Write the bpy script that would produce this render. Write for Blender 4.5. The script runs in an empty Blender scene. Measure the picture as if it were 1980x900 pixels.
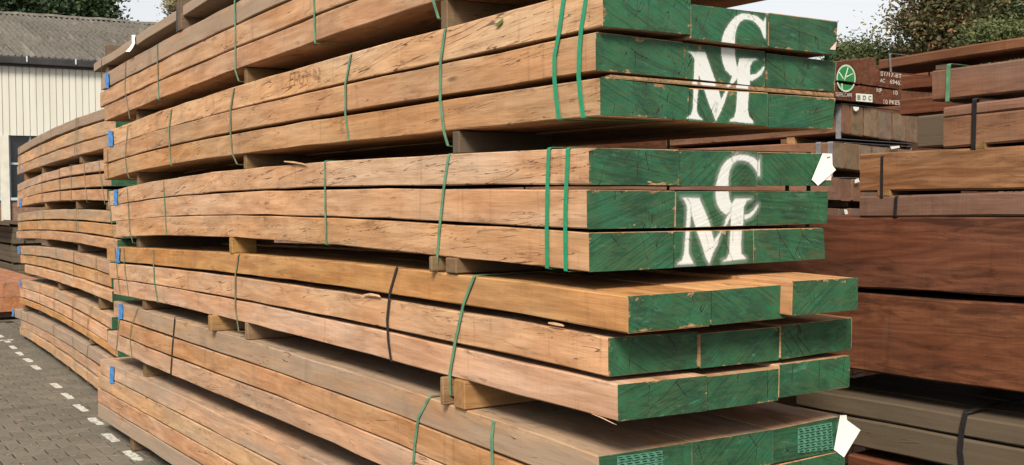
import bpy, math, random
import numpy as np
from mathutils import Matrix, Vector
random.seed(7); rng = np.random.default_rng(7)
sc = bpy.context.scene
COL = sc.collection

# ------------------------------------------------------------------ camera
VP1 = (-410., 400.); VP2 = (4350., 351.); PCX, PCY = 990., 450.
FPX = math.sqrt(-((VP1[0]-PCX)*(VP2[0]-PCX)+(VP1[1]-PCY)*(VP2[1]-PCY)))
def _c(v):
    a = np.array([v[0]-PCX, -(v[1]-PCY), -FPX]); return a/np.linalg.norm(a)
wX, wY = _c(VP2), _c(VP1); wZ = np.cross(wX, wY)
MC = np.array([wX, wY, wZ])
CAM = np.array([0., 0., 1.72])
cam = bpy.data.cameras.new('camera'); cam_o = bpy.data.objects.new('camera', cam); COL.objects.link(cam_o)
cam.sensor_fit = 'HORIZONTAL'; cam.sensor_width = 36.0; cam.lens = 36.0*FPX/1980.0
cam.clip_start = 0.05; cam.clip_end = 2000
cam_o.matrix_world = Matrix([list(MC[0])+[CAM[0]], list(MC[1])+[CAM[1]], list(MC[2])+[CAM[2]], [0, 0, 0, 1]])
sc.camera = cam_o

# ------------------------------------------------------------------ world, sun, exposure
SUN_AZ = math.radians(222)      # compass angle the light comes from (0 = +Y, clockwise)
SUN_EL = math.radians(42)
w = bpy.data.worlds.new('World'); sc.world = w; w.use_nodes = True
nt = w.node_tree; nt.nodes.clear()
sky = nt.nodes.new('ShaderNodeTexSky'); sky.sky_type = 'NISHITA'; sky.sun_disc = False
sky.sun_elevation = SUN_EL; sky.sun_rotation = SUN_AZ
sky.air_density = 1.0; sky.dust_density = 2.4; sky.ozone_density = 1.0; sky.altitude = 0
hs = nt.nodes.new('ShaderNodeHueSaturation'); hs.inputs['Saturation'].default_value = 0.15
bg = nt.nodes.new('ShaderNodeBackground'); bg.inputs['Strength'].default_value = 0.10
ow = nt.nodes.new('ShaderNodeOutputWorld')
nt.links.new(sky.outputs[0], hs.inputs['Color']); nt.links.new(hs.outputs[0], bg.inputs[0]); nt.links.new(bg.outputs[0], ow.inputs[0])
sl = bpy.data.lights.new('sun', 'SUN'); sl.energy = 3.5; sl.angle = math.radians(17); sl.color = (1.0, 0.92, 0.80)
so = bpy.data.objects.new('sun', sl); COL.objects.link(so)
sdir = Vector((math.sin(SUN_AZ)*math.cos(SUN_EL), math.cos(SUN_AZ)*math.cos(SUN_EL), math.sin(SUN_EL)))
so.rotation_euler = sdir.to_track_quat('Z', 'Y').to_euler(); so.location = (-6, -6, 12)
sc.view_settings.view_transform = 'Standard'; sc.view_settings.look = 'None'
sc.view_settings.exposure = 0.74; sc.view_settings.gamma = 1.0; sc.view_settings.use_curve_mapping = False
sc.cycles.use_denoising = True; sc.cycles.max_bounces = 5; sc.cycles.diffuse_bounces = 1

# ------------------------------------------------------------------ measuring helpers (photo point -> place on a known plane)
def ray(x, y): return MC @ np.array([(x-PCX)/FPX, -(y-PCY)/FPX, -1.])
def onX(x, y, X): d = ray(x, y); return CAM + d*(X/d[0])
def onY(x, y, Y): d = ray(x, y); return CAM + d*(Y/d[1])
def onZ(x, y, Z): d = ray(x, y); return CAM + d*((Z-CAM[2])/d[2])
class Frame:
    """vertical measuring plane through O along 'dir'; coordinates (s along, q across, z)"""
    def __init__(s, O, d):
        s.O = np.array(O, float); s.d = np.array(d, float)/np.linalg.norm(d); s.l = np.array([s.d[1], -s.d[0]])
    def side(s, x, y, q=0.0):            # photo point on the long face q -> (s, z)
        r = ray(x, y); t = (q + s.l@s.O - s.l@CAM[:2])/(s.l@r[:2]); p = CAM+r*t
        return np.array([s.d@(p[:2]-s.O), p[2]])
    def end(s, x, y, sv):                # photo point on the end face at s -> (q, z)
        r = ray(x, y); t = (sv + s.d@s.O - s.d@CAM[:2])/(s.d@r[:2]); p = CAM+r*t
        return np.array([s.l@(p[:2]-s.O), p[2]])
    def w(s, sv, q, z):
        p = s.O + s.d*sv + s.l*q; return (p[0], p[1], z)

# ------------------------------------------------------------------ node helpers
class NB:
    def __init__(s, name):
        s.m = bpy.data.materials.new(name); s.m.use_nodes = True; s.t = s.m.node_tree; s.t.nodes.clear()
        s.out = s.t.nodes.new('ShaderNodeOutputMaterial'); s.bs = s.n('ShaderNodeBsdfPrincipled')
        s.t.links.new(s.bs.outputs[0], s.out.inputs['Surface'])
    def n(s, ty, **k):
        nd = s.t.nodes.new(ty)
        for a, v in k.items(): setattr(nd, a, v)
        return nd
    def set(s, sock, v):
        if isinstance(v, bpy.types.NodeSocket): s.t.links.new(v, sock)
        elif isinstance(v, (tuple, list)):
            dv = sock.default_value
            sock.default_value = tuple(v)+((1.0,) if len(dv) == 4 and len(v) == 3 else ())
        else: sock.default_value = v
    def math(s, op, a, b=0.0, c=0.0, clamp=False):
        nd = s.n('ShaderNodeMath', operation=op, use_clamp=clamp)
        for i, v in enumerate((a, b, c)): s.set(nd.inputs[i], v)
        return nd.outputs[0]
    def vmath(s, op, a, b=(0, 0, 0)):
        nd = s.n('ShaderNodeVectorMath', operation=op); s.set(nd.inputs[0], a); s.set(nd.inputs[1], b); return nd.outputs[0]
    def comb(s, x, y, z):
        nd = s.n('ShaderNodeCombineXYZ'); s.set(nd.inputs[0], x); s.set(nd.inputs[1], y); s.set(nd.inputs[2], z); return nd.outputs[0]
    def sep(s, v):
        nd = s.n('ShaderNodeSeparateXYZ'); s.set(nd.inputs[0], v); return nd.outputs
    def noise(s, v, scale=1.0, detail=3.0, rough=0.55, dist=0.0):
        nd = s.n('ShaderNodeTexNoise'); s.set(nd.inputs['Vector'], v); s.set(nd.inputs['Scale'], scale)
        s.set(nd.inputs['Detail'], detail); s.set(nd.inputs['Roughness'], rough); s.set(nd.inputs['Distortion'], dist)
        return nd.outputs['Fac']
    def vor(s, v, scale=1.0, feature='F1'):
        nd = s.n('ShaderNodeTexVoronoi', feature=feature); s.set(nd.inputs['Vector'], v); s.set(nd.inputs['Scale'], scale); return nd
    def mr(s, v, a, b, c=0.0, d=1.0):
        nd = s.n('ShaderNodeMapRange', interpolation_type='SMOOTHSTEP'); s.set(nd.inputs[0], v)
        for i, q in enumerate((a, b, c, d)): s.set(nd.inputs[i+1], q)
        return nd.outputs[0]
    def mix(s, f, a, b, mode='MIX'):
        nd = s.n('ShaderNodeMix', data_type='RGBA', blend_type=mode); s.set(nd.inputs[0], f); s.set(nd.inputs[6], a); s.set(nd.inputs[7], b); return nd.outputs[2]
    def attr(s, name, ty='GEOMETRY'):
        return s.n('ShaderNodeAttribute', attribute_name=name, attribute_type=ty)
    def rnd(s): return s.n('ShaderNodeObjectInfo').outputs['Random']
    def bump(s, h, st=0.3, dist=0.01):
        nd = s.n('ShaderNodeBump'); s.set(nd.inputs['Strength'], st); s.set(nd.inputs['Distance'], dist); s.set(nd.inputs['Height'], h)
        s.t.links.new(nd.outputs[0], s.bs.inputs['Normal'])
    def fin(s, col, rough=0.75, spec=0.3, metal=0.0):
        s.set(s.bs.inputs['Base Color'], col); s.set(s.bs.inputs['Roughness'], rough)
        s.set(s.bs.inputs['Specular IOR Level'], spec); s.set(s.bs.inputs['Metallic'], metal); return s.m

def line_mask(b, n, w0, w1): # thin contour lines of a noise
    return b.mr(b.math('ABSOLUTE', b.math('SUBTRACT', n, 0.5)), w0, w1, 1.0, 0.0)

def wood_material(name, ca, cb, cgrey, dirt=1.0, crack=1.0, figure=0.0, sawk=1.0):
    """sawn timber: grain runs along rest.y; object properties tone, grey, crack"""
    b = NB(name)
    P = b.attr('rest').outputs['Vector']
    r = b.rnd()
    off = b.comb(b.math('MULTIPLY', r, 17.3), b.math('MULTIPLY', r, 91.7), b.math('MULTIPLY', r, 43.1))
    Pr = b.vmath('ADD', P, off)
    tone = b.attr('tone', 'OBJECT').outputs['Fac']; grey = b.attr('grey', 'OBJECT').outputs['Fac']; ck = b.attr('crack', 'OBJECT').outputs['Fac']
    g1 = b.noise(b.vmath('MULTIPLY', Pr, (7, 0.7, 7)), 1, 3)
    g2 = b.noise(b.vmath('MULTIPLY', Pr, (46, 2.0, 46)), 1, 4, 0.6, 0.4)
    g3 = b.noise(b.vmath('MULTIPLY', Pr, (260, 9, 260)), 1, 2)
    saw = b.noise(b.vmath('MULTIPLY', Pr, (5, 170, 5)), 1, 2)
    base = b.mix(b.math('ADD', b.math('MULTIPLY', tone, 0.75), b.math('MULTIPLY', b.math('SUBTRACT', g1, 0.5), 1.1), clamp=True), ca, cb)
    if figure:
        fn = b.noise(b.vmath('MULTIPLY', Pr, (2.0, 0.62, 4.6)), 1, 4, 0.5, 0.5)
        fs = b.math('SINE', b.math('MULTIPLY', fn, 95.0))
        base = b.mix(b.math('MULTIPLY', b.mr(fs, -0.4, 1.0), figure), base, b.mix(1.0, base, (0.58, 0.52, 0.50), 'MULTIPLY'))
        base = b.mix(b.math('MULTIPLY', b.mr(fs, -0.75, -1.0), figure*0.5), base, b.mix(1.0, base, (1.45, 1.5, 1.5), 'MULTIPLY'))
    gm = b.math('ADD', b.math('MULTIPLY', g2, 0.7), b.math('MULTIPLY', g3, 0.45))
    base = b.mix(1.0, base, b.mix(b.mr(gm, 0.36, 0.80), (0.82, 0.78, 0.74), (1.10, 1.10, 1.09)), 'MULTIPLY')
    sm = b.mr(saw, 0.3, 0.75, 1-0.035*sawk, 1+0.02*sawk); base = b.mix(1.0, base, b.comb(sm, sm, sm), 'MULTIPLY')
    mo = b.noise(b.vmath('MULTIPLY', Pr, (10, 2.2, 14)), 1, 5, 0.62, 0.8)
    base = b.mix(1.0, base, b.mix(b.mr(mo, 0.28, 0.74), (0.76, 0.70, 0.64), (1.12, 1.14, 1.16)), 'MULTIPLY')
    hu = b.noise(b.vmath('MULTIPLY', Pr, (4, 1.4, 5)), 1, 2, 0.5)
    base = b.mix(1.0, base, b.mix(b.mr(hu, 0.3, 0.7), (1.04, 0.95, 0.86), (0.97, 1.03, 1.08)), 'MULTIPLY')
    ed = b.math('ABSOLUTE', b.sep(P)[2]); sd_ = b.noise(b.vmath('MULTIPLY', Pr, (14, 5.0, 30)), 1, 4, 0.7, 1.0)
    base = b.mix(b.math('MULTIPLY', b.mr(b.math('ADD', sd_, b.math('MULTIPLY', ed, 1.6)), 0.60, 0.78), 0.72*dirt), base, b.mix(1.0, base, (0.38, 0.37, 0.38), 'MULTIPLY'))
    vs = b.noise(b.vmath('MULTIPLY', Pr, (2, 22, 2.2)), 1, 3, 0.6, 0.6)
    base = b.mix(b.math('MULTIPLY', b.mr(vs, 0.58, 0.74), 0.40*dirt), base, b.mix(1.0, base, (0.55, 0.50, 0.47), 'MULTIPLY'))
    vr = b.math('ADD', 0.84, b.math('MULTIPLY', b.math('FRACT', b.math('MULTIPLY', r, 7.31)), 0.27)); vb = b.math('ADD', 0.82, b.math('MULTIPLY', b.math('FRACT', b.math('MULTIPLY', r, 13.7)), 0.20))
    base = b.mix(1.0, base, b.comb(vr, vr, b.math('MULTIPLY', vr, vb)), 'MULTIPLY')
    # weathering
    wn = b.noise(b.vmath('MULTIPLY', Pr, (5, 1.1, 9)), 1, 4, 0.65)
    wf = b.math('MULTIPLY', b.mr(b.math('ADD', wn, b.math('MULTIPLY', b.math('SUBTRACT', grey, 0.5), 0.55)), 0.40, 0.66), b.math('MULTIPLY', b.math('ADD', grey, 0.10, clamp=True), 0.9), clamp=True)
    base = b.mix(wf, base, b.mix(1.0, cgrey, b.mix(g2, (0.75, 0.75, 0.75), (1.2, 1.2, 1.2)), 'MULTIPLY'))
    # dirt stains and dark spots
    dn = b.noise(b.vmath('MULTIPLY', Pr, (11, 2.6, 13)), 1, 5, 0.7, 0.6)
    base = b.mix(b.math('MULTIPLY', b.mr(dn, 0.66, 0.80), 0.50*dirt), base, (0.10, 0.07, 0.05))
    ring = b.noise(b.vmath('MULTIPLY', Pr, (1.2, 3.4, 1.2)), 1, 3, 0.6)           # bearer stains across the beam
    base = b.mix(b.math('MULTIPLY', b.mr(ring, 0.60, 0.72), 0.30*dirt), base, (0.12, 0.085, 0.06))
    # knots
    vk = b.vor(b.vmath('MULTIPLY', b.vmath('ADD', Pr, b.vmath('MULTIPLY', b.comb(g2, g2, g2), (0.0, 0.04, 0.01))), (9, 2.3, 9)))
    kr = b.sep(vk.outputs['Color'])[0]
    kn = b.math('MULTIPLY', b.mr(vk.outputs['Distance'], 0.05, 0.14, 1.0, 0.0), b.math('GREATER_THAN', kr, 0.955))
    base = b.mix(b.math('MULTIPLY', kn, 0.75), base, (0.06, 0.03, 0.018))
    # drying checks: short thin splits lying slightly askew to the edge
    xs, ys, zs = b.sep(Pr)
    zz = b.math('ADD', b.math('ADD', zs, xs), b.math('MULTIPLY', ys, 0.13))
    cv = b.comb(b.math('MULTIPLY', xs, 2.0), b.math('MULTIPLY', ys, 1.1), b.math('MULTIPLY', zz, 27.0))
    cn = b.noise(cv, 1, 1.5, 0.5, 0.15)
    cm = b.noise(b.vmath('MULTIPLY', Pr, (6, 4.2, 22)), 1, 3, 0.6)
    ca_ = b.math('MULTIPLY', line_mask(b, cn, 0.002, 0.0095), b.mr(b.math('ADD', cm, b.math('MULTIPLY', b.math('SUBTRACT', ck, 0.5), 0.34)), 0.545, 0.60))
    cl = b.noise(b.comb(b.math('MULTIPLY', xs, 2.0), b.math('MULTIPLY', ys, 0.75), b.math('MULTIPLY', b.math('ADD', b.math('ADD', zs, xs), b.math('MULTIPLY', ys, 0.07)), 15.0)), 1, 5, 0.62)
    cb_ = b.math('MULTIPLY', line_mask(b, cl, 0.0012, 0.0055), b.mr(b.math('ADD', b.noise(b.vmath('MULTIPLY', Pr, (3, 2.2, 9)), 1, 2), b.math('MULTIPLY', b.math('SUBTRACT', ck, 0.5), 0.30)), 0.50, 0.57))
    cks = b.math('MAXIMUM', ca_, cb_)
    base = b.mix(b.math('MULTIPLY', cks, 0.80*crack), base, (0.055, 0.03, 0.017))
    h = b.math('SUBTRACT', b.math('ADD', b.math('MULTIPLY', g2, 0.5), b.math('ADD', b.math('MULTIPLY', g3, 0.35), b.math('MULTIPLY', saw, 0.22))), b.math('MULTIPLY', cks, 1.4))
    b.bump(h, 0.40, 0.004)
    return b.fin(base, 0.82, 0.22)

def paint_material(name='green_end_paint'):
    """green end sealer over saw cut end grain; stencil = signed distance to lettering, split = distance to the drawn cracks"""
    b = NB(name)
    P = b.attr('rest').outputs['Vector']; r = b.rnd()
    Pr = b.vmath('ADD', P, b.comb(b.math('MULTIPLY', r, 31.0), b.math('MULTIPLY', r, 7.7), b.math('MULTIPLY', r, 53.0)))
    edge = b.attr('edge').outputs['Fac']; st = b.attr('stencil').outputs['Fac']; sp = b.attr('split').outputs['Fac']; wear = b.attr('wear', 'OBJECT').outputs['Fac']; soft = b.attr('soft', 'OBJECT').outputs['Fac']
    bare_o = b.attr('bare', 'OBJECT').outputs['Fac']
    n1 = b.noise(Pr, 9, 4, 0.6); n2 = b.noise(b.vmath('MULTIPLY', Pr, (14, 14, 75)), 1, 4, 0.6, 0.8); n3 = b.noise(Pr, 160, 3, 0.6)
    # saw marks run at an angle across the end
    sx, sy, sz = b.sep(Pr)
    ang = b.math('MULTIPLY', b.math('SUBTRACT', r, 0.5), 1.6)
    sv = b.comb(b.math('MULTIPLY', b.math('ADD', sx, b.math('MULTIPLY', sz, -0.5)), 6.0), sy, b.math('MULTIPLY', b.math('ADD', sz, b.math('MULTIPLY', sx, ang)), 120.0))
    saw = b.noise(sv, 1, 2.5, 0.55, 0.2)
    g = b.mix(b.mr(n1, 0.32, 0.70), (0.010, 0.044, 0.021), (0.020, 0.108, 0.048))
    g = b.mix(b.mr(b.noise(Pr, 5, 3, 0.6), 0.45, 0.70, 0.0, 0.75), g, (0.012, 0.102, 0.054))
    g = b.mix(b.mr(b.noise(b.vmath('MULTIPLY', Pr, (7, 1, 9)), 1, 5, 0.7, 0.7), 0.47, 0.64, 0.0, 0.80), g, (0.013, 0.036, 0.019))
    g = b.mix(b.mr(n2, 0.36, 0.72, 0.0, 0.85), g, (0.036, 0.080, 0.032))
    g = b.mix(b.mr(saw, 0.50, 0.68, 0.0, 0.55), g, (0.010, 0.030, 0.016))
    g = b.mix(b.mr(b.noise(b.vmath('MULTIPLY', Pr, (11, 1, 34)), 1, 6, 0.78, 1.2), 0.56, 0.74, 0.0, 0.50), g, (0.085, 0.22, 0.145))   # scuffed pale streaks
    wood = b.mix(b.mr(b.math('ADD', b.math('MULTIPLY', saw, 0.6), b.math('MULTIPLY', n3, 0.5)), 0.35, 0.75), (0.11, 0.056, 0.028), (0.36, 0.22, 0.105))
    # bare wood where the brush missed the edges, and knocks
    wn = b.noise(b.vmath('MULTIPLY', Pr, (13, 1, 24)), 1, 5, 0.70)
    ew = b.math('MULTIPLY', b.math('SUBTRACT', wn, b.math('SUBTRACT', 0.670, b.math('MULTIPLY', wear, 0.20))), 0.16)
    bare = b.mr(b.math('SUBTRACT', edge, ew), -0.0015, 0.0025, 1.0, 0.0)
    bl = b.noise(b.vmath('MULTIPLY', Pr, (17, 1, 22)), 1, 5, 0.75, 0.5)
    bare = b.math('MAXIMUM', bare, b.mr(bl, b.math('SUBTRACT', 0.745, b.math('MULTIPLY', wear, 0.05)), 0.80, 0.0, 0.85))
    bare = b.math('MAXIMUM', bare, bare_o)
    col = b.mix(bare, g, wood)
    col = b.mix(b.mr(b.noise(b.vmath('MULTIPLY', Pr, (6, 1, 10)), 1, 5, 0.72, 0.6), 0.54, 0.76, 0.0, 0.55), col, (0.075, 0.082, 0.040))
    # lettering sprayed through a stencil
    sn = b.math('ADD', b.math('MULTIPLY', b.math('SUBTRACT', n3, 0.5), 0.006), st)
    ink = b.mr(sn, b.math('MULTIPLY', soft, -0.9), b.math('MULTIPLY', soft, 0.45), 1.0, 0.0)
    over = b.math('MULTIPLY', b.mr(sn, 0.0, b.math('MULTIPLY', soft, 2.6), 1.0, 0.0), b.math('MULTIPLY', soft, 30.0))
    ink = b.math('MAXIMUM', b.math('MULTIPLY', ink, b.mr(b.noise(b.vmath('MULTIPLY', Pr, (40, 1, 70)), 1, 4, 0.7), 0.22, 0.40, 0.62, 0.97)), over, clamp=True)
    ink = b.math('MULTIPLY', ink, b.mr(saw, 0.52, 0.68, 1.0, 0.97))
    col = b.mix(ink, col, (0.54, 0.55, 0.525))
    # radial splits
    rv = b.comb(b.math('MULTIPLY', b.math('ADD', sx, b.math('MULTIPLY', sz, b.math('SUBTRACT', 0.5, r))), 9.0), 0.0, b.math('MULTIPLY', sz, 2.2))
    ck = b.math('MULTIPLY', line_mask(b, b.noise(rv, 1, 3, 0.6, 0.3), 0.0012, 0.0065), b.mr(b.noise(Pr, 9, 2), 0.52, 0.60))
    ck = b.math('MAXIMUM', b.math('MULTIPLY', ck, 0.85), b.mr(b.math('SUBTRACT', sp, b.math('MULTIPLY', b.math('SUBTRACT', n3, 0.5), 0.003)), 0.0006, 0.0026, 1.0, 0.0))
    ck = b.math('MULTIPLY', ck, b.math('SUBTRACT', 1.0, b.math('MULTIPLY', ink, 0.55)))
    col = b.mix(ck, col, (0.016, 0.012, 0.008))
    b.bump(b.math('SUBTRACT', b.math('ADD', b.math('MULTIPLY', saw, 0.9), b.math('MULTIPLY', n3, 0.35)), b.math('MULTIPLY', ck, 1.6)), 0.36, 0.005)
    return b.fin(col, b.mix(bare, (0.55, 0.55, 0.55), (0.85, 0.85, 0.85)), 0.35)

def plain(name, col, rough=0.6, spec=0.4, var=0.15, scale=30.0, metal=0.0, bump=0.0, tr=0.0):
    b = NB(name)
    tc = b.n('ShaderNodeTexCoord').outputs['Object']
    n = b.noise(tc, scale, 4, 0.6); lo = tuple(c*(1-var) for c in col); hi = tuple(min(1, c*(1+var)) for c in col)
    c = b.mix(b.mr(n, 0.3, 0.7), lo, hi)
    if bump: b.bump(n, bump, 0.01)
    m = b.fin(c, rough, spec, metal)
    if tr:
        b.set(b.bs.inputs['Subsurface Weight'], 0.0)
    return m

WOOD = wood_material('sawn_hardwood', (0.478, 0.308, 0.210), (0.468, 0.243, 0.102), (0.258, 0.196, 0.143))
DARK = wood_material('dark_red_hardwood', (0.116, 0.042, 0.023), (0.160, 0.059, 0.028), (0.096, 0.060, 0.045), dirt=0.9, crack=1.0, figure=0.45, sawk=1.5)
ROSE = wood_material('rosy_hardwood', (0.180, 0.098, 0.070), (0.200, 0.100, 0.062), (0.130, 0.098, 0.077), dirt=0.9, crack=0.7, sawk=2.0)
RUSSET = wood_material('russet_hardwood', (0.155, 0.070, 0.042), (0.180, 0.078, 0.042), (0.125, 0.088, 0.066), dirt=0.9, crack=0.7, sawk=1.8)
TAN = wood_material('figured_tan_hardwood', (0.235, 0.124, 0.072), (0.255, 0.130, 0.066), (0.16, 0.100, 0.068), dirt=0.8, crack=0.5, figure=0.6)
GREYW = wood_material('weathered_grey_timber', (0.104, 0.074, 0.047), (0.096, 0.065, 0.039), (0.090, 0.068, 0.045), dirt=0.6, crack=0.4)
BEARER = wood_material('shade_darkened_bearer_timber', (0.150, 0.100, 0.064), (0.20, 0.115, 0.055), (0.080, 0.062, 0.045))  # weathered bearer wood, coloured darker still to deepen the shade in the gaps
BPALE = wood_material('pale_bearer_timber', (0.24, 0.150, 0.090), (0.38, 0.22, 0.075), (0.15, 0.11, 0.08))
ENDG = wood_material('bare_end_grain', (0.31, 0.222, 0.155), (0.25, 0.175, 0.118), (0.21, 0.156, 0.116), dirt=0.9, crack=0.8)
PAINT = paint_material()
STRAP_BRIGHT = plain('bright_green_strap', (0.013, 0.215, 0.100), 0.35, 0.5, 0.10, 60)
STRAP_GREEN = plain('faded_green_strap', (0.085, 0.200, 0.112), 0.45, 0.45, 0.25, 25)
STRAP_DULL = plain('dull_olive_strap', (0.135, 0.145, 0.085), 0.55, 0.4, 0.25, 25)
STRAP_BLACK = plain('black_strap', (0.016, 0.015, 0.015), 0.4, 0.45, 0.2, 30)
STRAP_STEEL = plain('steel_strap', (0.30, 0.30, 0.31), 0.45, 0.5, 0.2, 30, 0.6)
BLUE = plain('blue_tape', (0.045, 0.19, 0.45), 0.5, 0.4, 0.25, 60)
PAPER = plain('white_paper', (0.70, 0.69, 0.64), 0.6, 0.3, 0.03, 40)
INK = plain('pencil_mark', (0.17, 0.072, 0.035), 0.8, 0.2, 0.3, 300)
def patchy(name, col, under, lo, hi, scale):
    b = NB(name); p = b.n('ShaderNodeNewGeometry').outputs['Position']
    n = b.noise(p, scale, 4, 0.7); return b.fin(b.mix(b.mr(n, lo, hi), under, col), 0.75, 0.25)
STENCIL = patchy('white_stencil_paint', (0.52, 0.47, 0.41), (0.16, 0.08, 0.055), 0.30, 0.55, 90)
LOGOG = plain('green_logo_paint', (0.022, 0.19, 0.055), 0.6, 0.3, 0.15, 60)
PLATE = plain('painted_nail_plate', (0.085, 0.235, 0.155), 0.45, 0.5, 0.18, 90, 0.25)
SLOT = plain('nail_plate_slot', (0.010, 0.045, 0.026), 0.7, 0.2, 0.2, 60)

# ------------------------------------------------------------------ mesh helpers
def thing(name, label, cat, loc=(0, 0, 0), group=None):
    o = bpy.data.objects.new(name, None); o.empty_display_size = 0.1; COL.objects.link(o); o.location = loc
    o['label'] = label; o['category'] = cat
    if group: o['group'] = group
    return o
def tag(o, label, cat, group=None):
    o['label'] = label; o['category'] = cat
    if group: o['group'] = group
    return o
def mesh_obj(name, V, F, mat, parent=None, rest=None, fattr=None, smooth=False, origin=None, mats=None, midx=None, sub=False):
    """V in world coordinates. parent: a thing (Empty) or a part; origin: local origin for parentless meshes"""
    V = np.asarray(V, float)
    if parent is not None: base = BASE.get(parent.name, np.array(parent.location))
    else: base = np.array(origin if origin is not None else (V[:, 0].mean(), V[:, 1].mean(), V[:, 2].min()))
    me = bpy.data.meshes.new(name); me.from_pydata([tuple(v) for v in (V-base)], [], F)
    for m in (mats or [mat]): me.materials.append(m)
    if midx is not None: me.polygons.foreach_set('material_index', midx)
    if rest is not None:
        a = me.attributes.new('rest', 'FLOAT_VECTOR', 'POINT'); a.data.foreach_set('vector', np.asarray(rest, np.float32).ravel())
    for k, v in (fattr or {}).items():
        a = me.attributes.new(k, 'FLOAT', 'POINT'); a.data.foreach_set('value', np.asarray(v, np.float32).ravel())
    if smooth: me.polygons.foreach_set('use_smooth', [True]*len(me.polygons))
    me.update()
    o = bpy.data.objects.new(name, me); COL.objects.link(o)
    if parent is not None: o.parent = parent; BASE[o.name] = base
    else: o.location = base; BASE[o.name] = base
    return o
BASE = {}

def wood_props(o, tone=None, grey=0.15, crack=0.5):
    o['tone'] = float(rng.random() if tone is None else tone); o['grey'] = float(grey); o['crack'] = float(crack)
    return o

def beam(fr, quad, s0, s1, mat, parent, dz=None, dq=None, N=22, bev=0.005, name='beam', tone=None, grey=0.15, crack=0.5, rough=0.0016):
    """sawn beam: quad TL,TR,BR,BL as (q,z) at the near end s0, running to s1, bent by dz(s), dq(s)"""
    quad = [np.array(q, float) for q in quad]; c = sum(quad)/4
    pts = []
    for i in range(4):
        p, a, b_ = quad[i], quad[i-1], quad[(i+1) % 4]
        pts.append(p+(a-p)/np.linalg.norm(a-p)*bev); pts.append(p+(b_-p)/np.linalg.norm(b_-p)*bev)
    pts = np.array(pts); S = np.linspace(s0, s1, N+1); V = []; R = []
    ph = rng.random(6)*6.28
    for s in S:
        ez = dz(s) if dz else 0.0; eq = dq(s) if dq else 0.0
        wob = rough*(np.sin(s*5.1+ph[0])+np.sin(s*11.3+ph[1]))
        wz = rough*0.7*(np.sin(s*4.3+ph[2])+np.sin(s*9.7+ph[3]))
        jit = rng.normal(0, rough*0.4, (8, 2))
        for k in range(8):
            q = pts[k, 0]+eq+wob+jit[k, 0]; z = pts[k, 1]+ez+wz+jit[k, 1]
            V.append(fr.w(s, q, z)); R.append((pts[k, 0]-c[0], s, pts[k, 1]-c[1]))
    F = []
    for i in range(N):
        for k in range(8):
            a = i*8+k; b_ = i*8+(k+1) % 8; F.append((a, a+8, b_+8, b_))
    F.append(tuple(range(7, -1, -1))[::-1]); F.append(tuple(N*8+k for k in range(7, -1, -1)))
    o = mesh_obj(name, V, F, mat, parent, rest=R)
    return wood_props(o, tone, grey, crack)

def box(name, c, size, mat, parent=None, rotz=0.0, bev=0.004, long='x', tilt=0.0, tone=None, grey=0.2, props=True, origin=None):
    sx, sy, sz = [v/2 for v in size]; V = []; R = []; b = min(bev, sx*.6, sy*.6, sz*.6)
    for z, ins in ((-sz, b), (-sz+b, 0), (sz-b, 0), (sz, b)):
        for x, y in ((-sx+ins+(b if not ins else 0), -sy+ins), (sx-ins-(b if not ins else 0), -sy+ins), (sx-ins, -sy+ins+(b if not ins else 0)), (sx-ins, sy-ins-(b if not ins else 0)),
                     (sx-ins-(b if not ins else 0), sy-ins), (-sx+ins+(b if not ins else 0), sy-ins), (-sx+ins, sy-ins-(b if not ins else 0)), (-sx+ins, -sy+ins+(b if not ins else 0))):
            V.append((x, y, z)); R.append((y, x, z) if long == 'x' else ((x, y, z) if long == 'y' else (x, z, y)))
    F = [tuple(range(7, -1, -1)), tuple(range(24, 32))]
    for l in range(3):
        for k in range(8): F.append((l*8+k, l*8+(k+1) % 8, l*8+8+(k+1) % 8, l*8+8+k))
    V = np.array(V); ca, sa = math.cos(rotz), math.sin(rotz); ct, s_t = math.cos(tilt), math.sin(tilt)
    x, y, z = V.T; x, z = x*ct+z*s_t, -x*s_t+z*ct
    W = np.stack([x*ca-y*sa, x*sa+y*ca, z], 1)+np.array(c)
    o = mesh_obj(name, W, F, mat, parent, rest=R, origin=origin)
    if props: wood_props(o, tone, grey)
    return o

def seg_dist(P, poly, closed):
    d = np.full(len(P), 9.0); n = len(poly)
    for i in range(n if closed else n-1):
        a = np.array(poly[i]); b_ = np.array(poly[(i+1) % n]); ab = b_-a
        t = np.clip(((P-a)@ab)/max(ab@ab, 1e-12), 0, 1); d = np.minimum(d, np.linalg.norm(P-(a+t[:, None]*ab), axis=1))
    return d
def sdf(P, polys):
    out = np.full(len(P), 1.0)
    for poly in polys:
        d = seg_dist(P, poly, True); ins = np.zeros(len(P), bool); n = len(poly)
        for i in range(n):
            x0, y0 = poly[i]; x1, y1 = poly[(i+1) % n]
            if y0 == y1: continue
            c = ((y0 > P[:, 1]) != (y1 > P[:, 1])) & (P[:, 0] < (x1-x0)*(P[:, 1]-y0)/(y1-y0)+x0); ins ^= c
        out = np.minimum(out, np.where(ins, -d, d))
    return out

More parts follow.
